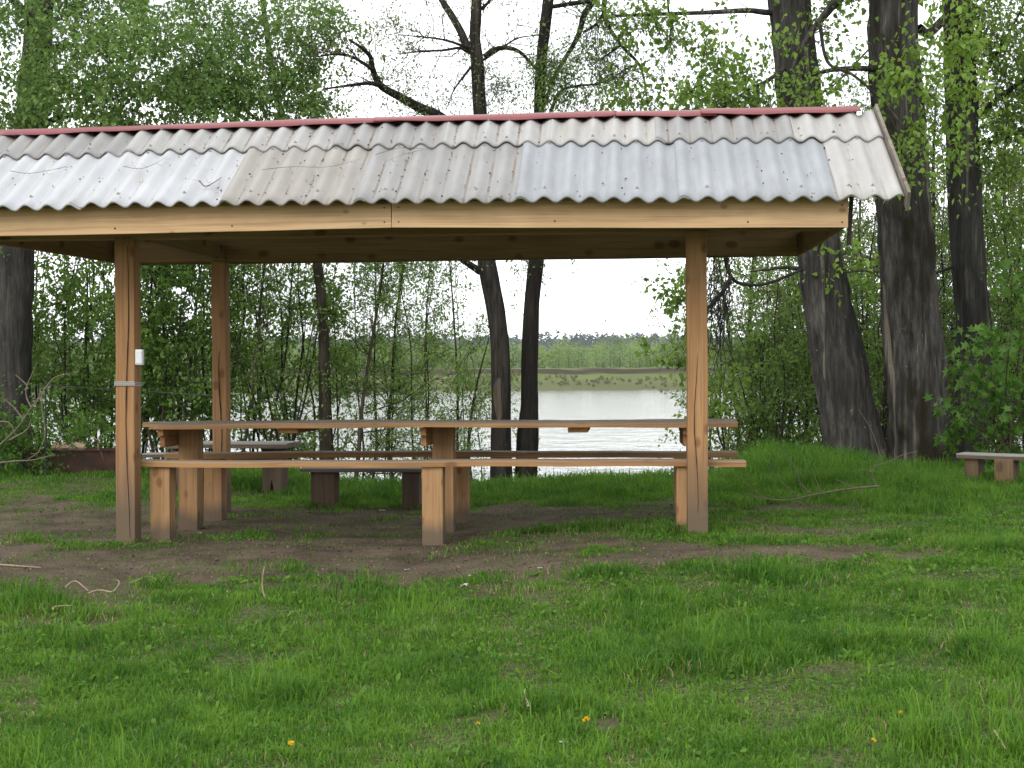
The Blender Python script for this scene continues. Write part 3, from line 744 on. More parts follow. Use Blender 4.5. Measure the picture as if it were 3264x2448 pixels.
# bench at the right, before the poplars
a = np.array([4.32, 13.62]); z0 = .07
rb = thing('rustic_bench', 'weathered grey plank bench on block legs beside the right-hand trees', 'bench', (a[0], a[1], z0), R(-32))
seat_plank('seat', M['oldwood'], rb, 0, 1.75, -.15, .17, .285, .33, .005, 60)
local_box('leg', M['oldleg'], rb, (.07, .20, -.12, .14, -.15, .286)); local_box('leg', M['oldleg'], rb, (.36, .53, -.17, .09, -.15, .286)); local_box('leg', M['oldleg'], rb, (1.42, 1.58, -.13, .13, -.15, .286))

# rusty fire trough with a board and kindling on it
bx, by = -5.02, 16.3; z0 = gz(bx, by)
fp = thing('fire_trough', 'rusty iron fire trough on the grass behind the left post', 'brazier', (bx, by, z0), R(3))
bm = bmesh.new(); w_, d_, h_, th_ = .52, .22, .27, .012
for (x0, x1, y0, y1) in ((-w_, w_, -d_, -d_ + th_), (-w_, w_, d_ - th_, d_), (-w_, -w_ + th_, -d_ + th_, d_ - th_), (w_ - th_, w_, -d_ + th_, d_ - th_)):
    box(bm, x0, x1, y0, y1, -.08, h_, .002)
box(bm, -w_ + th_, w_ - th_, -d_ + th_, d_ - th_, .02, .035, 0)
bm_obj('trough', bm, M['rust'], fp)
bm = bmesh.new(); box(bm, -w_ - .01, w_ + .01, -d_ - .012, -d_ + .004, h_ + .002, h_ + .022, .003); box(bm, -w_ - .01, w_ + .01, d_ - .004, d_ + .012, h_ + .002, h_ + .022, .003); bm_obj('rim', bm, M['rust'], fp)
o = thing('board', 'short pale board lying across the rusty fire trough', 'board', (bx - .08, by - .1, z0 + h_ + .022), R(6))
bm = bmesh.new(); box(bm, -.19, .18, -.02, .16, 0, .03, .003, Matrix.Rotation(R(18), 4, 'X'), .001, rnd, 4); bm_obj('plank', bm, M['cardboard'], o)
rng = np.random.default_rng(5); b_ = Bag()
P0 = np.tile([.30, -.16, h_ + .10], (5, 1)) + rng.normal(size=(5, 3)) * .015
V, Q, _ = twigs(P0, norm(np.array([[.4, -.3, -1.0], [-.5, .2, .5], [.3, 0, .6], [-.6, .1, .2], [.1, -.3, -.9]])), np.array([.17, .12, .10, .14, .12]), np.full(5, .010), rng, .1); b_.add(V, Q)
o = b_.build('kindling', M['twig'], None); o.location = (bx, by, z0); tag(o, 'bundle of broken yellow sticks on the right of the fire trough', 'kindling')
# thin iron rod and wire left of the trough
px_ = at(146, 1400, 15.6); z0 = gz(px_[0], 15.6)
o = thing('iron_rod', 'thin dark iron rod standing left of the fire trough', 'pole', (px_[0], 15.6, z0))
b_ = Bag(); b_.add(*tube([(0, 0, -.2), (.004, 0, .5), (0, 0, at(146, 1222, 15.6)[2] - z0)], .009, 8)); b_.build('rod', M['steel'], o)
b_ = Bag(); P = spline([at(60, 1225, 16.9), at(150, 1228, 15.65), at(260, 1236, 15.2), at(365, 1241, 14.9), at(500, 1250, 14.6), at(680, 1262, 13.0)], 30)
b_.add(*tube(P, .005, 5)); o = b_.build('wire', M['steel'], None, P[0]); o.location = P[0]; tag(o, 'thin dark wire strung behind the left post past the iron rod', 'wire')

# ------------------------------------------------------------------ trees
def trunk_from_px(rows, Y, extra_top=None, lean=0):
    """rows: (x, y, half width) in photo pixels, bottom first -> P, r"""
    P = [at(x, y, Y + lean * i) for i, (x, y, h) in enumerate(rows)]; r = [h / FPX * Y for x, y, h in rows]
    if extra_top:
        for dx, dz, rr in extra_top: P.append(P[-1] + np.array([dx, 0, dz])); r.append(rr)
    return np.array(P), np.array(r)

def limb_px(pts, Y, r0, r1, dY=0):
    P = spline([at(x, y, Y + dY * i / max(1, len(pts) - 1)) for i, (x, y) in enumerate(pts)], len(pts) * 6)
    return P, np.linspace(r0, r1, len(P)) 

def side_twigs(bag, P, r, rng, n, ln=.6, sag=.15, leafy=0, size=.05, shape=KITE, up=.3, mat=1, tw=.006, tsh=0):
    """small branches off a limb, each with finer twigs; leafy = leaves per twig"""
    i = rng.integers(int(len(P) * .2), len(P), n); T = np.gradient(P, axis=0)[i]
    Dn = norm(norm(T) * .7 + rng.normal(size=(n, 3)) * .75 + np.array([0, 0, up])); Ln = ln * rng.uniform(.5, 1.4, n)
    V, Q, pts = twigs(P[i], Dn, Ln, np.minimum(tw * rng.uniform(.7, 1.5, n), r[i] * .8), rng, sag, 5, .08); bag.add(V, Q, 0, mat)
    k = 4; j = rng.integers(1, 5, (n, k)); S = pts[np.arange(n)[:, None], j].reshape(-1, 3)
    D2 = norm(np.repeat(Dn, k, 0) * .6 + rng.normal(size=(n * k, 3)) * .8 + np.array([0, 0, -.1])); L2 = np.repeat(Ln, k) * rng.uniform(.3, .7, n * k)
    V, Q, p2 = twigs(S, D2, L2, np.full(n * k, tw * .4), rng, sag * 1.5, 4, .08); bag.add(V, Q, 0, mat)
    if leafy:
        m_ = n * k * leafy; ti = np.repeat(np.arange(n * k), leafy); s = rng.uniform(.2, 1, m_) * 3; ii_ = np.minimum(s.astype(int), 2); f = (s - ii_)[:, None]
        LP = p2[ti, ii_] * (1 - f) + p2[ti, ii_ + 1] * f + rng.normal(size=(m_, 3)) * .02
        V, F, t = leaves(LP, D2[ti], size, rng, shape); bag.add(V, F, np.clip(t + tsh, 0, 1), 0)

def big_tree(name, label, rows, Y, bk, segs, seed, limbs=(), rough=.10, flare=.25, extra=None, cells=9, group=None):
    P, r = trunk_from_px(rows, Y, extra)
    g = gz(P[0][0], Y)
    base = np.array([P[0][0], Y, g])
    if P[0][2] > g - .15:
        d = P[0] - P[1]; k_ = (P[0][2] - (g - .25)) / max(.05, -d[2]); P = np.vstack([P[0] + d * k_, P]); r = np.concatenate([[r[0] * 1.08], r])
    o = thing(name, label, 'tree', base, 0, group)
    Ps = spline(np.column_stack([P, r]), max(60, int((P[-1][2] - P[0][2]) * 16)))
    b_ = Bag(); b_.add(*tube(Ps[:, :3], Ps[:, 3], segs, rough, seed, flare, cells))
    for Pl, rl in limbs: b_.add(*tube(Pl, rl, 8, .12, seed + 3, 0, 5, 4))
    b_.build('trunk', bk, o, base)
    return o, base, Ps

# --- left poplar, trunk at the picture's left edge
rngL = np.random.default_rng(21)
lp_limbs = [limb_px([(120, 160), (170, 150), (260, 148), (420, 190)], 16.9, .05, .012, -.8), limb_px([(110, 420), (200, 370), (330, 380), (520, 420)], 16.9, .05, .012, -1.2),
            limb_px([(128, 40), (300, -150), (520, -260)], 16.9, .07, .02, .8), limb_px([(120, 100), (40, 0), (-150, -150)], 16.9, .07, .02, -.8)]
tl, base, Ps = big_tree('poplar_tree', 'thick grey-brown trunk leaving the picture at the left edge', [(28, 1400, 66), (35, 1100, 64), (52, 780, 60), (75, 560, 55), (98, 400, 50), (112, 250, 46), (122, 100, 44), (128, -40, 42)],
                        17.0, M['bark_left'], 44, 3, lp_limbs, .14, .25, [(.05, 1.4, .13), (.1, 1.6, .07), (.05, 1.2, .03)])
b_ = Bag()
for (x, y, Y, rx, ry, rz, ntw) in ((-60, 200, 16.0, .55, .8, .8, 80), (150, 330, 16.2, .5, .5, .3, 40), (190, 60, 16.2, .5, .5, .4, 40), (330, 230, 15.6, 1.0, .9, .65, 190), (250, 60, 16.2, 1.0, 1.0, .6, 170), (540, 190, 16.3, .8, 1.0, .7, 150), (40, 330, 16.0, .7, .7, .5, 80), (480, 330, 15.8, .8, .7, .45, 95), (250, 350, 15.6, .7, .6, .4, 70),
                               (-250, 100, 17, 1.2, 1.2, 1.2, 140)):
    foliage(b_, rngL, at(x, y, Y), (rx, ry, rz), int(ntw * .85), 23, .050, DELT, .55, .004, .4)
for (dx, dy, dz, rr, ntw) in ((0, 0, 7.0, 1.4, 60), (1.5, -.5, 6.6, 1.2, 45), (.6, .6, 7.9, 1.2, 45)):
    foliage(b_, rngL, base + np.array([dx, dy, dz]), (rr, rr, rr * .8), ntw, 12, .12, DELT, .7, .008)
b_.build('crown', [M['lf_left'], M['bark_thin']], tl, base, False)

# --- second leafy tree, trunk behind the far left post, crown above the roof
rngS = np.random.default_rng(22)
ts, base, Ps = big_tree('bird_cherry_tree', 'dark slim trunk with leafy crown over the roof left of the sky gap', [(1040, 1400, 21), (1034, 1200, 19), (1028, 1000, 17), (1000, 760, 15), (940, 500, 13), (880, 300, 11), (850, 100, 9), (830, -60, 7)],
                        18.0, M['bark_thin'], 16, 6, [limb_px([(930, 480), (820, 380), (700, 300)], 18, .03, .01, -1), limb_px([(880, 300), (960, 200), (1020, 90)], 18, .025, .008, -.6)], .1, .15, [(-.1, 1.0, .02)])
b_ = Bag()
for (x, y, Y, rx, ry, rz, ntw) in ((760, 320, 17.2, .95, .8, .45, 135), (940, 60, 17.4, .62, .7, .5, 120), (985, 190, 17.4, .40, .6, .4, 70), (760, 120, 17.6, .8, .8, .55, 100), (690, 220, 17.0, .7, .7, .5, 100), (930, 330, 17.2, .55, .6, .3, 90), (1060, 110, 17.3, .22, .4, .35, 26), (600, 60, 17.3, .8, .8, .5, 90), (900, -160, 17.4, .9, .9, .6, 60)):
    foliage(b_, rngS, at(x, y, Y), (rx, ry, rz), int(ntw * .95), 24, .045, DELT, .48, .0035, .4)
for P, r in (limb_px([(930, 480), (820, 380), (700, 300)], 18, .03, .01, -1), limb_px([(880, 300), (960, 200), (1020, 90)], 18, .025, .008, -.6)): side_twigs(b_, P, r, rngS, 14, .7, .2, 4, .06, DELT)
b_.build('crown', [M['lf_left'], M['bark_thin']], ts, base, False)

# --- the two dark willows in the middle
rngW = np.random.default_rng(31)
YA = 17.4
la = [limb_px([(1520, 175), (1490, 147), (1472, 107), (1443, 55), (1409, 0), (1380, -60)], YA, .058, .035, .3),
      limb_px([(1530, 470), (1480, 430), (1398, 372), (1332, 340), (1277, 310), (1214, 273), (1188, 221), (1181, 181), (1155, 155), (1111, 125)], YA, .085, .014, -.5),
      limb_px([(1214, 273), (1177, 265), (1122, 271), (1033, 284)], YA - .35, .035, .010, -.3), limb_px([(1188, 221), (1155, 199), (1122, 181), (1074, 173), (1010, 180)], YA - .4, .026, .008, -.3),
      limb_px([(1531, 865), (1500, 845), (1468, 824), (1420, 790), (1360, 700)], YA, .050, .018, -.3),
      limb_px([(1545, 180), (1576, 158), (1620, 153), (1657, 166), (1690, 199), (1725, 240)], YA, .036, .014, .2),
      limb_px([(1542, 190), (1590, 160), (1650, 122), (1720, 112)], YA, .018, .006, .2),
      limb_px([(1495, 168), (1465, 153), (1413, 160), (1332, 165), (1270, 172)], YA, .024, .006, -.4), limb_px([(1490, 152), (1424, 129), (1350, 118), (1273, 112)], YA, .020, .005, -.6),
      limb_px([(1500, 215), (1465, 260), (1443, 295), (1430, 330)], YA, .016, .005, -.2), limb_px([(1535, 30), (1550, 14), (1570, -6)], YA, .028, .012)]
tA, base, Ps = big_tree('willow_tree', 'dark curved trunk behind the table with pale scraped patch near its foot', [(1598, 1500, 33), (1597, 1380, 32), (1598, 1290, 31), (1596, 1190, 31), (1592, 1090, 30), (1580, 990, 30), (1561, 890, 30), (1550, 820, 29), (1546, 720, 26), (1541, 600, 24), (1533, 400, 22), (1526, 300, 21), (1521, 200, 21), (1514, 125, 18), (1517, 60, 18), (1519, 0, 17), (1523, -80, 16)],
                        YA, M['bark_peeled'], 28, 8, la, .07, .12, [(.05, 1.2, .05), (.1, 1.2, .03)])
b_ = Bag()
for P, r in la: side_twigs(b_, P, r, rngW, 13, .62, .12, 4, .035, KITE)
for (x, y, Y, rx, ry, rz, ntw, nl) in ((1250, 270, 17, .42, .5, .22, 46, 10), (1330, 60, 17, .45, .5, .28, 40, 8), (1290, 110, 17, .40, .5, .18, 36, 9), (1280, 350, 17, .6, .5, .12, 40, 9), (1420, 300, 17.1, .5, .5, .25, 26, 6), (1600, 270, 17.5, .35, .4, .3, 60, 9), (1560, 240, 17.6, .2, .3, .3, 24, 7), (1500, -200, 17.4, 1.2, 1.2, .6, 60, 10)):
    foliage(b_, rngW, at(x, y, Y), (rx, ry, rz), ntw, nl, .038, KITE, .42, .003, .1, .4, .3)
b_.build('crown', [M['lf_willow'], M['bark_thin']], tA, base, False)
# scraped pale wood on the trunk's front
def scrape(parent, base, Pts, Y, seed):
    r = np.random.default_rng(seed); V = []; 
    for (x, y, hw) in Pts:
        for j in range(7):
            f = -1 + j / 3; V.append(at(x + f * hw, y + r.normal() * 3, Y - .001 - .118 * math.sqrt(max(0, 1 - (f * hw / 31) ** 2)) - .004))
    V = np.array(V); k = len(Pts); i = (np.arange(k - 1)[:, None] * 7 + np.arange(6)[None, :]).ravel()
    mesh_np('bare_patch', V, [np.stack([i, i + 7, i + 8, i + 1], 1)], M['scraped'], parent, None, True, None, base)
M['scraped'] = wood('scraped_trunk_wood', (.20, .165, .115), (.045, .037, .028), 2, (.05, .04, .03), knots=.6)
scrape(tA, base, [(1590, 1205, 4), (1588, 1225, 14), (1588, 1255, 17), (1590, 1290, 15), (1592, 1320, 11), (1590, 1345, 3)], YA, 1)

YB = 17.7
lb = [limb_px([(1738, 330), (1770, 240), (1825, 148), (1848, 100), (1862, 48), (1892, 0), (1910, -60)], YB, .022, .045, -.3), limb_px([(1755, 22), (1822, 12), (1892, 0)], YB, .028, .03, -.3),
      limb_px([(1932, -60), (1927, 0), (1925, 41), (1940, 85), (1980, 144), (2032, 199), (2050, 240), (2061, 306)], YB - .5, .036, .010, -.2), limb_px([(1925, 41), (1900, 77), (1858, 103)], YB - .5, .022, .016),
      limb_px([(1735, 420), (1780, 300), (1835, 275), (1900, 268), (1960, 250)], YB - .2, .026, .008, -.2), limb_px([(2032, 205), (1985, 225), (1950, 260)], YB - .5, .012, .005), limb_px([(1980, 144), (1920, 185), (1880, 215)], YB - .5, .014, .005),
      limb_px([(2128, -60), (2131, 37), (2140, 74), (2135, 130), (2150, 190)], YB - 1, .016, .006), limb_px([(1705, 880), (1700, 860), (1692, 845)], YB, .03, .018)]
tB, base, Ps = big_tree('willow_tree', 'dark straight trunk behind the table, right of the curved trunk', [(1676, 1500, 35), (1682, 1380, 34), (1688, 1290, 28), (1687, 1190, 27), (1690, 1080, 27), (1694, 980, 25), (1702, 890, 25), (1710, 820, 24), (1716, 700, 21), (1719, 500, 19), (1719, 340, 18), (1727, 185, 18), (1741, 60, 18), (1748, 0, 18), (1760, -80, 17)],
                        YB, M['bark_peeled'], 28, 9, lb, .07, .12, [(.1, 1.2, .05), (.1, 1.2, .03)])
b_ = Bag()
for P, r in lb: side_twigs(b_, P, r, rngW, 16, .65, .25, 4, .045, KITE, .1)
for (x, y, Y, rx, ry, rz, ntw, nl, sz) in ((1735, 260, 17.4, .26, .3, .42, 90, 11, .045), (1800, 250, 17.4, .35, .4, .4, 80, 9, .045), (1870, 200, 17.3, .40, .4, .35, 50, 8, .05), (1950, 280, 17, .40, .4, .20, 46, 9, .055), (1990, 80, 17, .32, .4, .22, 46, 10, .06), (1660, 300, 17.5, .3, .3, .25, 40, 8, .04), (1800, -180, 17.6, 1.3, 1.2, .6, 60, 10, .05), (1830, 330, 17.2, .5, .4, .16, 50, 9, .05)):
    foliage(b_, rngW, at(x, y, Y), (rx, ry, rz), ntw, nl, sz, KITE, .42, .003, .3, .5, 0)
b_.build('crown', [M['lf_sap'], M['bark_thin']], tB, base, False)

# --- three poplars at the right
rngP = np.random.default_rng(41)
Y1 = 17.3
l1 = [limb_px([(2470, 36), (2445, 39), (2375, 33), (2253, 40), (2124, 44), (1969, 50), (1951, 40)], Y1, .045, .012, -.6), limb_px([(2530, 215), (2570, 130), (2620, 60), (2700, -30)], Y1 - .4, .03, .05, -.2), limb_px([(2500, 220), (2440, 260), (2380, 290), (2300, 345)], Y1 - .3, .03, .010, -.8),
      limb_px([(2560, 858), (2500, 852), (2440, 860), (2390, 866)], Y1, .028, .008, -.4), limb_px([(2700, -60), (2615, 60), (2615, 90), (2640, 200), (2720, 240), (2800, 310), (2880, 400)], Y1 - 1.2, .03, .010, -.3)]
t1, base, Ps = big_tree('poplar_tree', 'thick poplar trunk leaning left, nearest to the shelter', [(2737, 1480, 99), (2721, 1390, 90), (2684, 1200, 87), (2645, 1000, 77), (2614, 820, 70), (2590, 600, 70), (2551, 350, 70), (2538, 221, 68), (2514, 0, 63), (2500, -120, 60)],
                        Y1, M['bark_poplar'], 56, 11, l1, .16, .34, [(-.12, 1.3, .18), (-.1, 1.6, .12), (0, 1.4, .05)], 13)
b_ = Bag()
for P, r in l1[:3] + l1[4:]: side_twigs(b_, P, r, rngP, 14, .6, .3, 4, .06, DELT, 0, 1, .005)
for (x, y, Y, rx, ry, rz, ntw, nl) in ((2290, 285, 16.6, .62, .5, .25, 95, 9), (2230, 150, 16.6, .38, .5, .32, 44, 8), (2330, 200, 17, .45, .5, .35, 60, 8), (2170, 330, 16.2, .45, .4, .13, 46, 9), (2380, 330, 16.4, .5, .4, .16, 70, 9), (2060, 90, 16.7, .45, .5, .2, 40, 9), (2040, 320, 16.4, .5, .4, .14, 50, 9), (2520, 320, 16.0, .4, .3, .13, 26, 8), (2480, 100, 16.6, .35, .3, .25, 16, 8),
                                  (2650, 20, 16.9, .5, .6, .3, 46, 9), (2100, 240, 16.7, .30, .4, .2, 20, 6)):
    foliage(b_, rngP, at(x, y, Y), (rx, ry, rz), int(ntw * .8), nl, .062, DELT, .4, .0035, .5, .8, 0)
for (dx, dy, dz, rr, ntw) in ((-.9, 0, 7.2, 1.5, 90), (.4, -.4, 8.3, 1.5, 34)): foliage(b_, rngP, base + np.array([dx, dy, dz]), (rr, rr, rr * .7), ntw, 12, .12, DELT, .7, .008)
b_.build('crown', [M['lf_poplar'], M['bark_thin']], t1, base, False)
# dead hanging branch right of the front post
b_ = Bag(); hb = [limb_px([(2560, 858), (2440, 905), (2360, 903), (2330, 880), (2315, 840), (2312, 790), (2310, 700)], Y1 - .3, .018, .030, -.4), limb_px([(2330, 885), (2300, 935), (2268, 970), (2230, 1010)], Y1 - .6, .03, .022, -.2)]
for P, r in hb: b_.add(*tube(P, r, 8, .15, 2, 0, 5, 5), 0, 1)
n_ = 60; P0 = np.array([at(x, y, Y1 - .7 + rngP.normal() * .12) for x, y in zip(rngP.uniform(2256, 2330, n_), rngP.uniform(780, 1000, n_))])
V, Q, _p = twigs(P0, norm(np.column_stack([rngP.normal(-.18, .22, n_), rngP.normal(0, .2, n_), np.full(n_, -1.0)])), rngP.uniform(.4, 1.15, n_), rngP.uniform(.004, .010, n_), rngP, 0, 7, .03); b_.add(V, Q, 0, 1)
P0 = _p[:, 3, :]; V, Q, _p = twigs(P0, norm(np.column_stack([rngP.normal(0, .6, n_), rngP.normal(0, .3, n_), np.full(n_, -.8)])), rngP.uniform(.2, .5, n_), np.full(n_, .003), rngP, .1, 5, .06); b_.add(V, Q, 0, 1)
b_.build('hanging_branch', [M['bark_dark'], M['bark_dark']], t1, base)

Y2 = 16.9
l2 = [limb_px([(2800, 222), (2740, 218), (2660, 222), (2600, 235), (2560, 245)], Y2 - .2, .038, .018, -.6), limb_px([(2795, 130), (2700, 230), (2640, 285), (2600, 300)], Y2 + .5, .012, .006), limb_px([(2930, 90), (2960, 105), (3010, 60), (3060, 10)], Y2, .06, .05, .3),
      limb_px([(2900, 250), (2960, 300), (3020, 350), (3060, 430)], Y2 - .7, .012, .006, -.4), limb_px([(2800, 866), (2740, 864), (2690, 870)], Y2, .018, .006), limb_px([(2815, 310), (2850, 400), (2900, 460), (2930, 560)], Y2 - .8, .010, .004, -.3)]
t2, base, Ps = big_tree('poplar_tree', 'thickest dark mossy upright trunk in the middle of the right-hand three', [(2942, 1490, 104), (2941, 1400, 98), (2931, 1250, 96), (2910, 1050, 94), (2894, 830, 88), (2880, 640, 85), (2872, 400, 82), (2859, 221, 79), (2850, 0, 77), (2845, -120, 74)],
                        Y2, M['bark_mossy'], 56, 12, l2, .18, .30, [(0, 1.5, .22), (.1, 1.6, .14), (0, 1.4, .05)], 15)
b_ = Bag()
for P, r in l2[:2] + l2[3:]: side_twigs(b_, P, r, rngP, 10, .5, .3, 4, .06, DELT, 0, 1, .004, .15)
for (x, y, Y, rx, ry, rz, ntw, nl) in ((2930, 215, 15.9, .48, .35, .26, 60, 9), (2990, 290, 15.8, .40, .3, .2, 42, 9), (3060, 215, 15.9, .30, .3, .35, 44, 9), (2960, 400, 15.9, .28, .3, .22, 26, 8), (3020, 120, 15.9, .35, .3, .3, 40, 9), (2930, 500, 15.8, .22, .25, .26, 22, 8), (2985, 570, 15.8, .22, .25, .12, 15, 8), (3080, 20, 16, .6, .4, .2, 34, 9), (3080, 330, 15.8, .2, .2, .3, 16, 8), (2700, 430, 16, .2, .2, .1, 6, 6), (2690, 800, 15.6, .16, .15, .1, 7, 6)):
    foliage(b_, rngP, at(x, y, Y), (rx, ry, rz), int(ntw * .55), nl, .066, DELT, .34, .003, .5, .9, 0, 0, .2)
for (dx, dy, dz, rr, ntw) in ((.3, 0, 7.4, 1.6, 90), (-.2, .5, 8.6, 1.4, 30)): foliage(b_, rngP, base + np.array([dx, dy, dz]), (rr, rr, rr * .7), ntw, 12, .12, DELT, .7, .008)
b_.build('crown', [M['lf_poplar'], M['bark_thin']], t2, base, False)

Y3 = 18.4
l3 = [limb_px([(3110, 370), (3200, 300), (3300, 230)], Y3, .04, .03, .2), limb_px([(3130, 460), (3200, 440), (3290, 400)], Y3, .02, .012, .2), limb_px([(3100, 250), (3170, 180), (3240, 60), (3280, -20)], Y3, .022, .012, .3), limb_px([(3120, 370), (3180, 320), (3264, 255)], Y3 + .3, .025, .02), limb_px([(3040, 850), (2990, 868), (2975, 870)], Y3, .02, .01)]
t3, base, Ps = big_tree('poplar_tree', 'slimmer dark trunk at the right with maple shoots before its foot', [(3092, 1480, 62), (3094, 1250, 57), (3103, 1050, 56), (3089, 850, 55), (3073, 600, 53), (3066, 400, 51), (3060, 221, 48), (3047, 0, 43), (3040, -120, 42)],
                        Y3, M['bark_dark'], 44, 13, l3, .13, .2, [(0, 1.5, .14), (.1, 1.6, .1), (0, 1.4, .04)], 11)
b_ = Bag()
for P, r in l3[:4]: side_twigs(b_, P, r, rngP, 22, .7, .25, 5, .06, DELT, 0, 1, .005)
for (x, y, Y, rx, ry, rz, ntw, nl) in ((3200, 150, 18.3, .7, .8, .55, 120, 10), (3220, 330, 18.5, .5, .8, .45, 70, 9), (3190, 520, 18.6, .45, .7, .4, 60, 9), (3240, 40, 18, .8, .8, .4, 80, 9), (3330, 300, 18.3, .8, .8, 1.0, 90, 9), (3180, 680, 18.7, .4, .6, .4, 50, 9)):
    foliage(b_, rngP, at(x, y, Y), (rx, ry, rz), int(ntw * 1.35), nl, .056, DELT, .45, .004, .5, .7, 0)
for (dx, dy, dz, rr, ntw) in ((.6, 0, 7.6, 1.7, 90), (0, .5, 8.8, 1.4, 30)): foliage(b_, rngP, base + np.array([dx, dy, dz]), (rr, rr, rr * .7), ntw, 12, .12, DELT, .7, .008)
b_.build('crown', [M['lf_poplar'], M['bark_thin']], t3, base, False)

# --- saplings: slim stems between the table and the river, one thing each
def sapling(name, label, x0, x1, Y, h, seed, r=.018, nl=16, ntw=90, leaf=M['lf_sap'], size=.05, shape=KITE, wid=.55, low=.12, group=None, nst=1, stemsp=.25, cat='tree', tsh=0.0, tlen=.42):
    rg = np.random.default_rng(seed); b0 = at(x0, 1400, Y); g = gz(b0[0], Y); base = np.array([b0[0], Y, g])
    o = thing(name, label, cat, base, 0, group); bt = Bag(); bl = Bag()
    for s in range(nst):
        top = at(x1, 700, Y) if s == 0 else base + np.array([rg.normal() * stemsp * 2.2, rg.normal() * stemsp * 1.6, h * rg.uniform(.7, 1)])
        dx = (top[0] - base[0]) / (max(.5, top[2] - base[2])) if s == 0 else (top[0] - base[0]) / h
        hh = h if s == 0 else h * rg.uniform(.65, 1); dy = rg.normal() * .06 if s == 0 else (top[1] - base[1]) / h
        k = np.linspace(0, 1, 7); st = rg.normal(size=2) * .05 * (s > 0)
        bend = rg.normal() * .10
        P = base + np.column_stack([st[0] + dx * hh * k + bend * np.sin(k * 3.1) + rg.normal(size=7) * .03 * (k > 0), st[1] + dy * hh * k + rg.normal(size=7) * .03 * (k > 0), hh * k - .15 * (k == 0)])
        Q = spline(P, 40); rr = r * (1 - .8 * np.linspace(0, 1, 40)) * (1 if s == 0 else rg.uniform(.5, 1))
        bt.add(*tube(Q, rr, 7, .12, seed, 0, 5, 4))
        nb = max(4, ntw // (7 * nst)); i = rg.integers(int(40 * low), 39, nb); Ln = hh * .20 * rg.uniform(.4, 1.3, nb) * (1.15 - i / 45)
        Db = norm(np.column_stack([rg.normal(size=nb), rg.normal(size=nb), np.full(nb, .9)])); Ln = np.maximum(Ln, .25) * wid / .55
        V, F, pts_ = twigs(Q[i], Db, Ln, np.maximum(rr[i] * .4, .004), rg, .12, 5, .07); bt.add(V, F)
        m_ = ntw // nst; bi = rg.integers(0, nb, m_); j = rg.integers(1, 5, m_); S = pts_[bi, j]
        Dt = norm(Db[bi] * .6 + rg.normal(size=(m_, 3)) * .7); Lt = tlen * rg.uniform(.4, 1.2, m_)
        V, F, p2 = twigs(S, Dt, Lt, np.full(m_, .003), rg, .2, 4, .08); bl.add(V, F, 0, 1)
        q = m_ * nl; ti = np.repeat(np.arange(m_), nl); ss = rg.uniform(.1, 1, q) * 3; i2 = np.minimum(ss.astype(int), 2); f = (ss - i2)[:, None]
        LP = p2[ti, i2] * (1 - f) + p2[ti, i2 + 1] * f + rg.normal(size=(q, 3)) * .035
        V, F, t = leaves(LP, Dt[ti], size, rg, shape); ct = np.repeat(rg.normal(0, .15, m_)[ti], len(shape[1])); bl.add(V, F, np.clip(t + ct + tsh, 0, 1), 0)
    bt.build('trunk' if cat == 'tree' else 'stems', M['bark_thin'], o, base)
    bl.build('crown' if cat == 'tree' else 'foliage', [leaf, M['bark_thin']], o, base, False)
    return o
SG = 'slim saplings between the table and the river'
sap = [  # base x, x at the beam, depth, height, radius, twigs, label
    (760, 850, 17.6, 4.4, .022, 120, 'slanting sapling just right of the far left post'), (845, 930, 18.2, 4.6, .020, 120, 'second slanting sapling right of the far left post'),
    (935, 900, 19.0, 5.0, .020, 120, 'leafy sapling left of the dark slim trunk'), (1107, 1092, 18.6, 5.2, .016, 90, 'thin sapling right of the dark slim trunk'),
    (1150, 1125, 19.6, 5.6, .018, 95, 'thin upright sapling rising from the left middle of the thicket'), (1104, 1230, 18.0, 4.8, .034, 120, 'thicker forked sapling leaning right across the thicket'),
    (1186, 1200, 18.9, 5.4, .024, 95, 'straight dark sapling in the middle of the thicket'), (1212, 1160, 19.8, 5.6, .016, 85, 'faint sapling in the back of the thicket'),
    (1266, 1270, 18.3, 5.0, .036, 95, 'thickest straight sapling in the thicket above the middle of the table'), (1256, 1300, 19.5, 5.6, .018, 80, 'sapling crossing behind the thickest straight one'),
    (1330, 1275, 18.8, 5.0, .018, 75, 'sapling bending left in the right half of the thicket'), (1345, 1390, 19.4, 5.4, .016, 70, 'sapling leaning right in the right half of the thicket'),
    (1372, 1352, 18.4, 4.9, .017, 75, 'sapling with bare lower stem left of the dark willows'), (1412, 1395, 19.2, 5.4, .019, 70, 'slim sapling third left of the dark willows'),
    (1450, 1425, 18.6, 5.2, .026, 75, 'tall clean-stemmed sapling second left of the dark willows'), (1470, 1440, 19.9, 5.6, .015, 60, 'thin back sapling beside the tall clean-stemmed one'),
    (1531, 1560, 18.3, 3.0, .040, 30, 'short twisted grey stem just left of the curved dark trunk'), (1500, 1480, 19.0, 3.6, .013, 55, 'thin low sapling left of the short twisted stem')]
for k, (a, b, Y, h, r, ntw, lab) in enumerate(sap):
    sapling('sapling', lab, a, b, Y, h, 100 + k, r, 13, int(ntw * 2.0), M['lf_sap'], .047, KITE, .75, .22, SG, 1, .25, 'tree', .12)

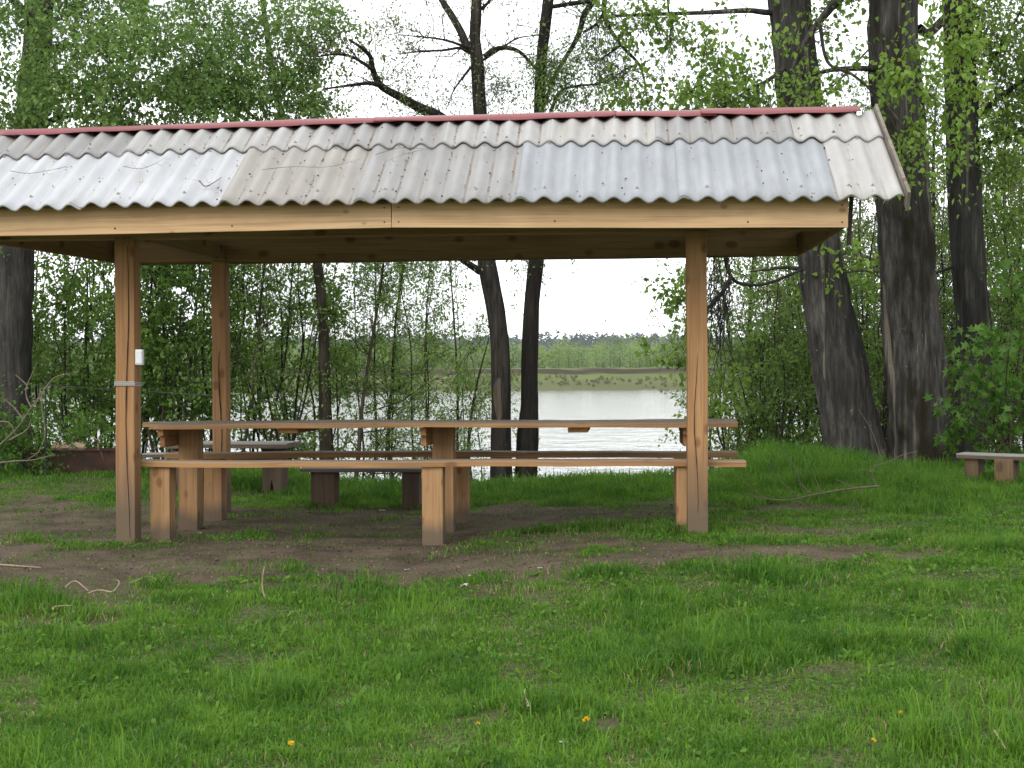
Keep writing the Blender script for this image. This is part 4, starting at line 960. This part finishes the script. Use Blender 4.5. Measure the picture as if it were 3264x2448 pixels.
# --- dense bushes at the left
BG = 'dense green bushes along the bank at the left'
bush = [(-150, 17.8, 4.3, 'bush at the far left edge behind the thick trunk'), (130, 18.6, 4.4, 'tall bush right of the thick left trunk'), (250, 17.7, 3.6, 'bush behind the fire trough'), (330, 19.3, 4.8, 'tall back bush left of the front left post'),
        (430, 18.2, 4.2, 'bush directly behind the front left post'), (520, 17.6, 3.5, 'low bush between the two left posts'), (600, 18.9, 4.7, 'tall bush between the two left posts'), (680, 18.0, 4.1, 'bush directly behind the far left post'),
        (800, 19.2, 4.7, 'tall bush right of the far left post'), (-330, 18.4, 4.4, 'bush out of the picture at the left'), (910, 18.7, 4.0, 'bush behind the slanting saplings'), (1000, 19.8, 3.8, 'bush behind the dark slim trunk')]
for k, (x, Y, h, lab) in enumerate(bush):
    kk = 1.0 if x < 560 else .75
    sapling('bush', lab, x, x + 30 * (-1) ** k, Y, h, 200 + k, .022, 15, int(360 * kk), M['lf_bush'], .052, DELT, 1.05, .08, BG, 6, .34, 'bush', 0, .5)
for k, (x, Y, h, lab) in enumerate([(90, 15.9, .75, 'low bright nettle clump in front of the thick left trunk'), (205, 17.0, .8, 'low bright shoots just behind the fire trough'), (20, 16.3, .8, 'low leafy clump at the left edge')]):
    sapling('nettle_clump', lab, x, x, Y, h, 240 + k, .006, 10, 130, M['lf_maple'], .06, KITE, 1.0, .02, 'low leafy clumps at the left', 8, .3, 'plant', .2, .22)

# --- shrubs between the right post and the poplars, and behind the poplars
RG = 'light shrubs on the bank at the right'
shr = [(2320, 20.9, 3.2, .4, 'light shrub behind the front right post'), (2330, 20.2, 3.4, .9, 'multi-stemmed shrub right of the front right post'), (2420, 20.8, 4.2, 1, 'taller shrub behind the hanging dead branch'), (2480, 20.1, 3.4, .9, 'shrub with dark stems left of the leaning poplar'),
       (2560, 21.0, 4.6, 1, 'tall shrub behind the leaning poplar'), (2640, 20.6, 4.2, .8, 'shrub partly hidden by the leaning poplar'), (2790, 20.5, 4.6, 1, 'shrub in the gap between the leaning and the mossy poplar'), (2830, 19.4, 2.6, .6, 'low shrub in the gap between the two thick poplars'),
       (3000, 20.2, 4.8, 1, 'shrub in the gap between the mossy and the slim poplar'), (3170, 20.0, 4.6, 1.1, 'dense shrub right of the slim poplar'), (3270, 20.6, 5.0, 1.1, 'tall dense shrub at the right edge'), (3220, 19.0, 3.2, 1.0, 'dark lower shrub behind the rustic bench'), (3390, 19.0, 4.5, .8, 'shrub beyond the right edge of the picture'), (3560, 19.6, 4.6, .8, 'second shrub beyond the right edge of the picture'), (3750, 19.2, 4.2, .8, 'third shrub beyond the right edge of the picture')]
for k, (x, Y, h, kk, lab) in enumerate(shr):
    sapling('shrub', lab, x, x + 20 * (-1) ** k, Y, h, 300 + k, .024, 13, int(260 * kk), M['lf_sap'] if k < 6 else M['lf_bush'], .050, DELT, .95, .08, RG, 6, .3, 'bush', .1 if k < 7 else .05, .5)
# tall slim back trees whose light leaves fill the sky above the right part of the roof
for k, (x, Y, h, lab, kk) in enumerate([(2380, 23.0, 6.6, 'pale back tree seen above the roof left of the leaning poplar', .7), (2660, 23.5, 7.4, 'pale back tree filling the gap between the two thick poplars', 1.0), (2820, 24.5, 7.2, 'pale back tree hidden behind the mossy poplar', .7), (3200, 23.0, 7.6, 'pale back tree at the right edge', 1.0), (3060, 25.0, 7.6, 'pale back tree behind the slim poplar', 1.1), (2960, 22.2, 7.0, 'pale back tree just right of the mossy poplar', .9), (3290, 24.5, 7.8, 'pale back tree farthest right', 1.0), (2740, 25.5, 7.8, 'farthest pale back tree right of the leaning poplar', .9)]):
    sapling('willow_tree', lab, x, x + 15, Y, h, 400 + k, .07, 14, int(1050 * kk), M['lf_willow'], .055, KITE, 1.0, .3, 'pale back trees at the right', 3, .5, 'tree', .1, .6)
# leafy branch hanging in from the right side of the sky gap
sapling('poplar_sapling', 'poplar sapling with large hanging leaves against the sky gap left of the right post', 2290, 2150, 19.6, 3.6, 450, .024, 8, 150, M['lf_poplar'], .075, DELT, .9, .45, None, 1, .2, 'tree', 0, .35)

# --- maple shoots before the slim poplar
for k, (x, Y, h, lab) in enumerate([(3140, 15.6, 1.5, 'bright maple shoots hiding the foot of the slim poplar'), (3215, 15.4, 1.9, 'maple shoots above the rustic bench'), (3300, 15.6, 2.3, 'maple shoots at the right edge')]):
    sapling('maple_shoots', lab, x, x - 10, Y, h, 500 + k, .011, 7, 62, M['lf_maple'], .085, MAPLE, .9, .12, 'bright maple shoots at the right', 5, .28, 'plant', .05, .3)

# ------------------------------------------------------------------ grass
rng = np.random.default_rng(77)
def blades(n, ylo, yhi, hbase, wid, xpad=2.3, long=False, dry=False):
    Y = np.sqrt(rng.uniform(ylo ** 2, yhi ** 2, n)); X = rng.uniform(-1, 1, n) * (Y * .375 + xpad)
    s = soil(X, Y); cl = vnoise(X * 2.6 + .3 * Y, Y * 2.4 - .4 * X, 31) * .5 + vnoise(X * 6 - .5 * Y, Y * 6 + .3 * X, 32) * .5
    back = smooth(12.6, 14.9, Y + 1.2 * smooth(1.2, 3, X) - 2.2 * smooth(-1.6, -3.2, X) + .6 * (vnoise(X, Y, 40) - .5))
    p = np.clip(1.25 - 1.35 * s, 0.10, 1) * np.clip(.22 + 2.0 * (cl - .30), .20, 1)
    p = np.maximum(p, back * .9)
    if long: p = p * smooth(.50, .72, vnoise(X * 2.1, Y * 2.1, 37))
    if dry: p = .15 + smooth(.42, .72, vnoise(X * 3.1 + Y, Y * 3.4 - X, 38)) * .85 * (s < .8) + .8 * ((s > .25) & (Y < 8))
    keep = rng.uniform(size=n) < p
    e = bank_edge(X); keep &= Y < e + 1.6
    X, Y, s, cl, back = X[keep], Y[keep], s[keep], cl[keep], back[keep]; n = len(X)
    tuft = smooth(.62, .80, vnoise(X * 1.9, Y * 1.9, 33))
    h = hbase * (.30 + .9 * cl + .9 * tuft) * rng.uniform(.5, 1.3, n) * (1 - .45 * s) + back * (.05 + .11 * rng.uniform(size=n) * (.4 + cl)) * (1 + .5 * smooth(2.2, 3, X) * smooth(4.6, 3.8, X))
    Z = ground(X, Y) - .006
    az = rng.uniform(0, 6.283, n); ln = rng.uniform(.1, 1.0, n) ** (.35 if dry else 1.0); d = np.column_stack([np.cos(az), np.sin(az), np.zeros(n)])
    w2 = rng.uniform(0, 6.283, n); wv = np.column_stack([np.cos(w2), np.sin(w2), np.zeros(n)]) * (wid * rng.uniform(.6, 1.4, n))[:, None]
    b = np.column_stack([X, Y, Z]); upv = np.array([0, 0, 1.])
    mid = b + d * (h * ln * .35)[:, None] + upv * (h * .62)[:, None]; tip = b + d * (h * ln * 1.0)[:, None] + upv * (h * (1.05 - .45 * ln))[:, None]
    V = np.stack([b - wv, b + wv, mid + wv * .8, mid - wv * .8, tip], 1).reshape(-1, 3)
    i = np.arange(n)[:, None] * 5
    t = np.clip(rng.normal(.45, .24, n) + .6 * (vnoise(X * 11 + Y, Y * 11 - X, 39) - .5) + .3 * (vnoise(X * .8, Y * .8, 35) - .5) + .5 * (vnoise(X * 4 + Y, Y * 4 - X, 36) - .5) - .05 * back + .12 * smooth(7.5, 4.5, Y), 0, 1)
    return V, i + np.array([[0, 1, 2, 3]]), i + np.array([[3, 2, 4]]), t
gb = Bag()
def add_blades(mat, n, ylo, yhi, h, w, **k):
    V, Q, T, t = blades(n, ylo, yhi, h, w, **k)
    if mat: t = t * 0
    gb.add(V, Q, t, mat); gb.F[3].append(T + gb.n - len(V)); gb.t[3].append(t); gb.m[3].append(np.full(len(T), mat))
for args in ((330000, 3.7, 6.2, .055, .0027), (330000, 6.2, 9.5, .052, .0032), (250000, 9.5, 14, .052, .0038), (210000, 13, 21, .055, .0048)): add_blades(0, *args)
add_blades(0, 48000, 3.7, 9.5, .12, .0030, long=True)      # taller loose tufts
add_blades(1, 46000, 3.7, 10.5, .05, .0021, dry=True)      # straw
# broad weeds: dandelion and plantain rosettes among the grass
nr = 900; Yr = np.sqrt(rng.uniform(3.8 ** 2, 10.5 ** 2, nr)); Xr = rng.uniform(-1, 1, nr) * (Yr * .375 + 1.8); kp = (soil(Xr, Yr) < .75) & (vnoise(Xr * 1.2, Yr * 1.2, 51) > .42); Xr, Yr = Xr[kp], Yr[kp]
k = 7; az = rng.uniform(0, 6.28, (len(Xr), k)); Dr = np.stack([np.cos(az), np.sin(az), rng.uniform(.25, .9, az.shape)], -1).reshape(-1, 3)
P = np.repeat(np.column_stack([Xr, Yr, ground(Xr, Yr)]), k, 0) + rng.normal(size=(len(Xr) * k, 3)) * np.array([.012, .012, 0])
T2, F2 = (np.array([(0, 0), (-.13, .45), (-.11, .8), (0, 1), (.11, .8), (.13, .45)]), np.array([(0, 2, 1), (0, 3, 2), (0, 4, 3), (0, 5, 4)]))
V, F, t = leaves(P, Dr * 3.5, .062, rng, (T2, F2), -.1, 1.2, .2); gb.add(V, F, np.clip(t + .12, 0, 1), 0)
nc = 42000; Yc = np.sqrt(rng.uniform(3.8 ** 2, 11 ** 2, nc)); Xc = rng.uniform(-1, 1, nc) * (Yc * .375 + 1.6); kp = (soil(Xc, Yc) < .7) & (rng.uniform(size=nc) < smooth(.42, .7, vnoise(Xc * 2.9 - Yc, Yc * 2.9 + Xc, 53))); Xc, Yc = Xc[kp], Yc[kp]; nc = len(Xc)
ROUND = (np.array([(0, 0), (-.34, .22), (-.40, .62), (0, .95), (.40, .62), (.34, .22)]), np.array([(0, 2, 1), (0, 3, 2), (0, 4, 3), (0, 5, 4)]))
V, F, t = leaves(np.column_stack([Xc, Yc, ground(Xc, Yc) + rng.uniform(.004, .035, nc)]), np.column_stack([rng.normal(size=(nc, 2)), rng.uniform(0, .6, nc)]) * 1.5, .022, rng, ROUND, 0, 1.6, .2); gb.add(V, F, np.clip(t * .8 + .1, 0, 1), 0)
M['straw'] = leaf_mat('dry_straw', (.30, .24, .12), (.30, .24, .12), .2)
o = gb.build('grass', [M['grass'], M['straw']], None, None, False)
tag(o, 'green grass with broad weeds and some straw on the river bank', 'grass', kind='stuff')

# crumbs of bark, chips and pebbles on the bare earth
rng = np.random.default_rng(78)
n_ = 5200; Y = rng.uniform(7.0, 13.5, n_); X = rng.uniform(-1, 1, n_) * (Y * .375 + .4); kp = rng.uniform(size=n_) < soil(X, Y) * .9 + .03; X, Y = X[kp], Y[kp]
b_ = Bag(); V, F, t = leaves(np.column_stack([X, Y, ground(X, Y) + .004]), np.column_stack([rng.normal(size=(len(X), 2)), np.zeros(len(X))]), .018, rng, DELT, 0, 2.5, .6); b_.add(V, F, t)
m, tt, n, l = new_mat('earth_crumbs'); a_ = n('ShaderNodeAttribute'); a_.attribute_name = 'tint'
cc = ramp(n, l, a_.outputs['Fac'], .2, .95, (.05, .034, .02), (.30, .22, .14)); finish(m, tt, n, l, cc, .9)
o = b_.build('earth_crumbs', m, None, None, False); tag(o, 'brown chips and dry leaf bits scattered over the bare earth', 'ground litter', kind='stuff')

# ------------------------------------------------------------------ small things on the ground
def on_ground(x, y, dz=0):
    """point of the terrain seen at photo pixel (x, y)"""
    lo, hi = 3.0, 30.0
    for _ in range(40):
        mid = (lo + hi) / 2; p = at(x, y, mid)
        if p[2] > gz(p[0], mid): lo = mid
        else: hi = mid
    p = at(x, y, lo); p[2] = gz(p[0], lo) + dz; return p
def stick(name, label, segs_, r, mat, cat='stick', group=None, lift=.03, thin=1.0):
    """segs_: list of pixel polylines; each point may carry a height above ground"""
    b_ = Bag(); base = None
    for pl in segs_:
        P = []
        y0 = None
        for q in pl:
            if len(q) == 3: P.append(on_ground(q[0], q[1]) if q[2] is None else at(q[0], q[1], q[2]))
            else: P.append(on_ground(q[0], q[1], 0) + np.array([0, 0, lift]))
        P = spline(P, 8 * len(P)); b_.add(*tube(P, np.linspace(r, r * .45, len(P)) * (1 if pl is segs_[0] else thin), 6, .15, 3, 0, 4, 20))
        if base is None: base = P[0].copy()
    o = b_.build(name, mat, None, base); o.location = base; tag(o, label, cat, group); return o
DS = 'dry sticks lying on the lawn'
stick('dry_stick', 'pale forked dry stick curling up at both ends on the left lawn', [[(205, 1906), (228, 1886), (245, 1884), (262, 1897), (282, 1915)], [(277, 1926), (300, 1916), (325, 1913), (355, 1918), (372, 1904), (380, 1890), (376, 1880), (364, 1880)]], .0055, M['twig'], 'stick', DS, .055)
stick('dry_stick', 'small pale hooked stick at the left, below the forked one', [[(170, 1974), (172, 1963), (200, 1958), (230, 1957)]], .0045, M['twig'], 'stick', DS, .045)
b0 = on_ground(845, 1912)[1]
stick('dry_stick', 'pale dry stick with one tall upright prong at the edge of the bare earth', [[(862, 1913, b0), (850, 1912, b0), (838, 1885, b0), (836, 1850, b0), (843, 1805, b0)], [(862, 1914, b0), (800, 1917, b0 + .02), (745, 1916, b0 + .04), (726, 1902, b0 + .05), (724, 1880, b0 + .06)], [(780, 1918, b0), (720, 1925, b0), (690, 1910, b0), (675, 1890, b0)]], .0065, M['twig'], 'stick', DS)
stick('dry_stick', 'short pale peeled twig standing in the grass at the lower centre', [[(1685, 2286), (1678, 2255), (1672, 2235), (1680, 2218)]], .0055, M['twig'], 'stick', DS, .035)
stick('dry_stick', 'thin brown stick in the grass at the lower right corner', [[(3168, 2362), (3185, 2385), (3200, 2412), (3206, 2422)]], .005, M['twig'], 'stick', DS, .035)
stick('dry_stick', 'thin straw-coloured stick at the left edge before the bare earth', [[(0, 1806), (60, 1810), (130, 1815)]], .006, M['twig'], 'stick', DS, .012)
stick('dry_stick', 'short pale curled twig beside the stick with the upright prong', [[(915, 1908), (935, 1900), (962, 1902)]], .006, M['twig'], 'stick', DS, .02)
stick('dry_stick', 'broken pale twig in the grass between the two left sticks', [[(410, 1877), (445, 1863), (465, 1853), (494, 1860), (496, 1872)]], .0045, M['twig'], 'stick', DS, .03)
Yf = 11.9
def pl(*a): return [(2164 + x / 2.0109, 1100 + y / 2.0109, Yf + (q[0] if (q := e) else 0)) for (x, y, *e) in a]
stick('fallen_branch', 'bare fallen branch with upright side twigs in the tall grass', [pl((1275, 903), (1150, 915), (1010, 932), (860, 960), (700, 993), (560, 985), (420, 955)), pl((1255, 890), (1240, 815), (1290, 715), (1325, 660)), pl((1290, 715), (1260, 610), (1215, 510), (1150, 410)), pl((1250, 775), (1340, 750), (1430, 705), (1530, 680)),
      pl((840, 950), (780, 885), (750, 800), (700, 720), (650, 640)), pl((760, 970), (690, 905), (610, 830), (570, 730)), pl((910, 945), (880, 870), (860, 800)), pl((1100, 1045), (1130, 990), (1185, 935)), pl((1240, 815), (1180, 800), (1120, 830)), pl((550, 985), (480, 930), (440, 880)), pl((1120, 918), (1050, 880), (1000, 860)), pl((700, 993), (800, 1010), (860, 960))], .0095, M['greytwig'], 'branch', None, .03, .5)
Yd = 14.2
def pd(*a): return [(x / 2.0109, 1100 + y / 2.0109, Yd) for (x, y) in a]
stick('dead_branch', 'pale dead branch with curling twigs entering at the left edge', [pd((-60, 690), (10, 630), (120, 520), (200, 400), (280, 290)), pd((-40, 760), (80, 745), (220, 735), (350, 700)), pd((60, 610), (170, 545), (200, 480)), pd((200, 400), (240, 360), (265, 300), (270, 420), (290, 560), (250, 680), (180, 730)), pd((175, 280), (165, 250), (100, 190)), pd((200, 400), (170, 330), (175, 260), (240, 110)), pd((-30, 490), (60, 500), (105, 590)), pd((280, 290), (350, 210), (450, 180)), pd((150, 480), (90, 400), (20, 340))], .0095, M['greytwig'], 'branch')
# white scraps
def scrap(label, x, y, s, seed):
    s *= .75; p = on_ground(x, y); r = random.Random(seed); bm = bmesh.new(); k = 5
    g_ = [[bm.verts.new(((i / (k - 1) - .5) * s * 1.6, (j / (k - 1) - .5) * s, .012 + s * .28 * r.random())) for j in range(k)] for i in range(k)]
    for i in range(k - 1):
        for j in range(k - 1): bm.faces.new((g_[i][j], g_[i + 1][j], g_[i + 1][j + 1], g_[i][j + 1]))
    bmesh.ops.solidify(bm, geom=bm.faces[:], thickness=.0012)
    o = bm_obj('paper_scrap', bm, M['paper']); o.location = p; o.rotation_euler = (0, 0, r.uniform(0, 3)); tag(o, label, 'litter', 'white scraps on the ground')
scrap('largest crumpled white scrap on the grass edge below the table middle', 1482, 1873, .055, 1)
scrap('white crumb on the earth just above the largest scrap', 1498, 1842, .024, 2); scrap('small white scrap on the bare earth right of the middle bench leg', 1721, 1817, .026, 3)
scrap('tiny white scrap left of the middle bench leg on the earth', 1296, 1822, .026, 4); scrap('white scrap in the shade under the far bench', 1217, 1632, .05, 5); scrap('tiny white scrap near the far-left bench leg', 637, 1704, .035, 6)
scrap('tiny white scrap at the grass edge right of the largest scrap', 1612, 1858, .018, 7); scrap('white scrap in the lower right lawn left of the bare spot', 2476, 2051, .03, 8); scrap('crumpled grey-white scrap in the grass at the lower right', 3040, 2345, .055, 9); scrap('whitish scrap low in the grass near the centre dandelion', 1796, 2378, .026, 10); scrap('whitish scrap in the lawn right of the centre', 1926, 2181, .026, 11)
# dandelions
def dandelion(label, x, y, s=.02):
    s *= .62
    p = on_ground(x, y); o = thing('dandelion', label, 'flower', p, 0, 'yellow dandelions in the lawn'); r = np.random.default_rng(int(x))
    b_ = Bag(); P = spline([(0, 0, -.01), (.004, .002, .035), (.002, -.006, .062)], 8); b_.add(*tube(P, .0022, 6)); b_.build('stem', M['stem'], o)
    n_ = 60; az = r.uniform(0, 6.28, n_); el = r.uniform(.05, 1.4, n_); D_ = np.column_stack([np.cos(az) * np.cos(el), np.sin(az) * np.cos(el), np.sin(el) * .8])
    b_ = Bag(); V, F, t = leaves(np.tile([.002, -.006, .062], (n_, 1)), D_ * 9, s, r, KITE, 0, .3, .1); b_.add(V, F, t); b_.build('flower_head', M['yellow'], o, None, False)
dandelion('dandelion flower right of the lower centre', 1867, 2350, .022); dandelion('half-open dandelion left of the lower centre flower', 1522, 2362, .013); dandelion('dandelion in the lower right lawn, left of the grey scrap', 2868, 2328, .017); dandelion('dandelion nearest the bottom edge at the right', 2780, 2420, .016); dandelion('dandelion at the bottom edge left of centre', 928, 2428, .022)

# ------------------------------------------------------------------ far bank woods
rng = np.random.default_rng(91)
def woods(name, label, n, yr, xr, hr, nf, fs, mat, conifer=False, gap=0):
    b_ = Bag(); Y = rng.uniform(*yr, n); X = rng.uniform(-1, 1, n) * xr; Z = ground(X, Y); H_ = rng.uniform(*hr, n) * (.75 + .5 * vnoise(X * .03, Y * .03, 61)); Rr = H_ * (rng.uniform(.16, .22, n) if conifer else rng.uniform(.24, .42, n))
    tn = np.clip(rng.normal(.5, .22, n) + .5 * (vnoise(X * .012, Y * .02, 62) - .5), 0, 1)
    ti = np.repeat(np.arange(n), nf); q = len(ti); d = norm(rng.normal(size=(q, 3))); rad = rng.uniform(.3, 1, q) ** .5
    if conifer:
        z = rng.uniform(0, 1, q) ** .8; a = rng.uniform(0, 6.28, q); rr = Rr[ti] * (1 - z) * rng.uniform(.5, 1.1, q)
        P = np.column_stack([X[ti] + rr * np.cos(a), Y[ti] + rr * np.sin(a), Z[ti] + H_[ti] * (.05 + .95 * z)])
    else:
        P = np.column_stack([X[ti] + d[:, 0] * rad * Rr[ti], Y[ti] + d[:, 1] * rad * Rr[ti], Z[ti] + H_[ti] * (.5 + .5 * d[:, 2] * rad)])
    V, F, t = leaves(P, d, fs, rng, KITE, .3 if conifer else 0, .4, .2); T_ = np.repeat(np.clip(tn[ti] + rng.normal(0, .1, q), 0, 1), 2); b_.add(V, F, T_)
    V, Q, _q = twigs(np.column_stack([X, Y, Z - .2]), np.tile([0, 0, 1.], (n, 1)), H_ * .85, np.full(n, .13 if not conifer else .2), rng, 0, 3, .01); b_.add(V, Q, 0, 1)
    o = b_.build(name, [mat, M['bark_thin']], None, None, False); tag(o, label, 'woods', kind='stuff')
woods('far_woods', 'pale green young trees on the meadow across the river', 520, (462, 560), 210, (7, 11), 190, 1.0, M['far_lf'])
woods('far_bushes', 'low willow scrub on the far river slope', 700, (405, 428), 190, (.4, 1.5), 60, .42, M['far_scrub'])
woods('far_birches', 'pale spring green woods rising behind the young trees', 900, (640, 1250), 520, (9, 15), 110, 1.8, M['far_lf'])
woods('far_forest', 'hazy dark conifer forest on the horizon', 3200, (1350, 1700), 780, (15, 22), 60, 3.4, M['far_con'], True)

# ------------------------------------------------------------------ air
m, t, n, l = new_mat('hazy_air')
pv = n('ShaderNodeVolumePrincipled'); pv.inputs['Color'].default_value = (.85, .92, 1, 1); pv.inputs['Density'].default_value = .00014; pv.inputs['Anisotropy'].default_value = .3
o_ = n('ShaderNodeOutputMaterial'); l(pv.outputs[0], o_.inputs['Volume'])
bm = bmesh.new(); box(bm, -1400, 1400, -40, 1900, -5, 75, 0); hz = bm_obj('haze', bm, m)
tag(hz, 'thin bluish haze over the river and the far forest', 'haze', kind='stuff')
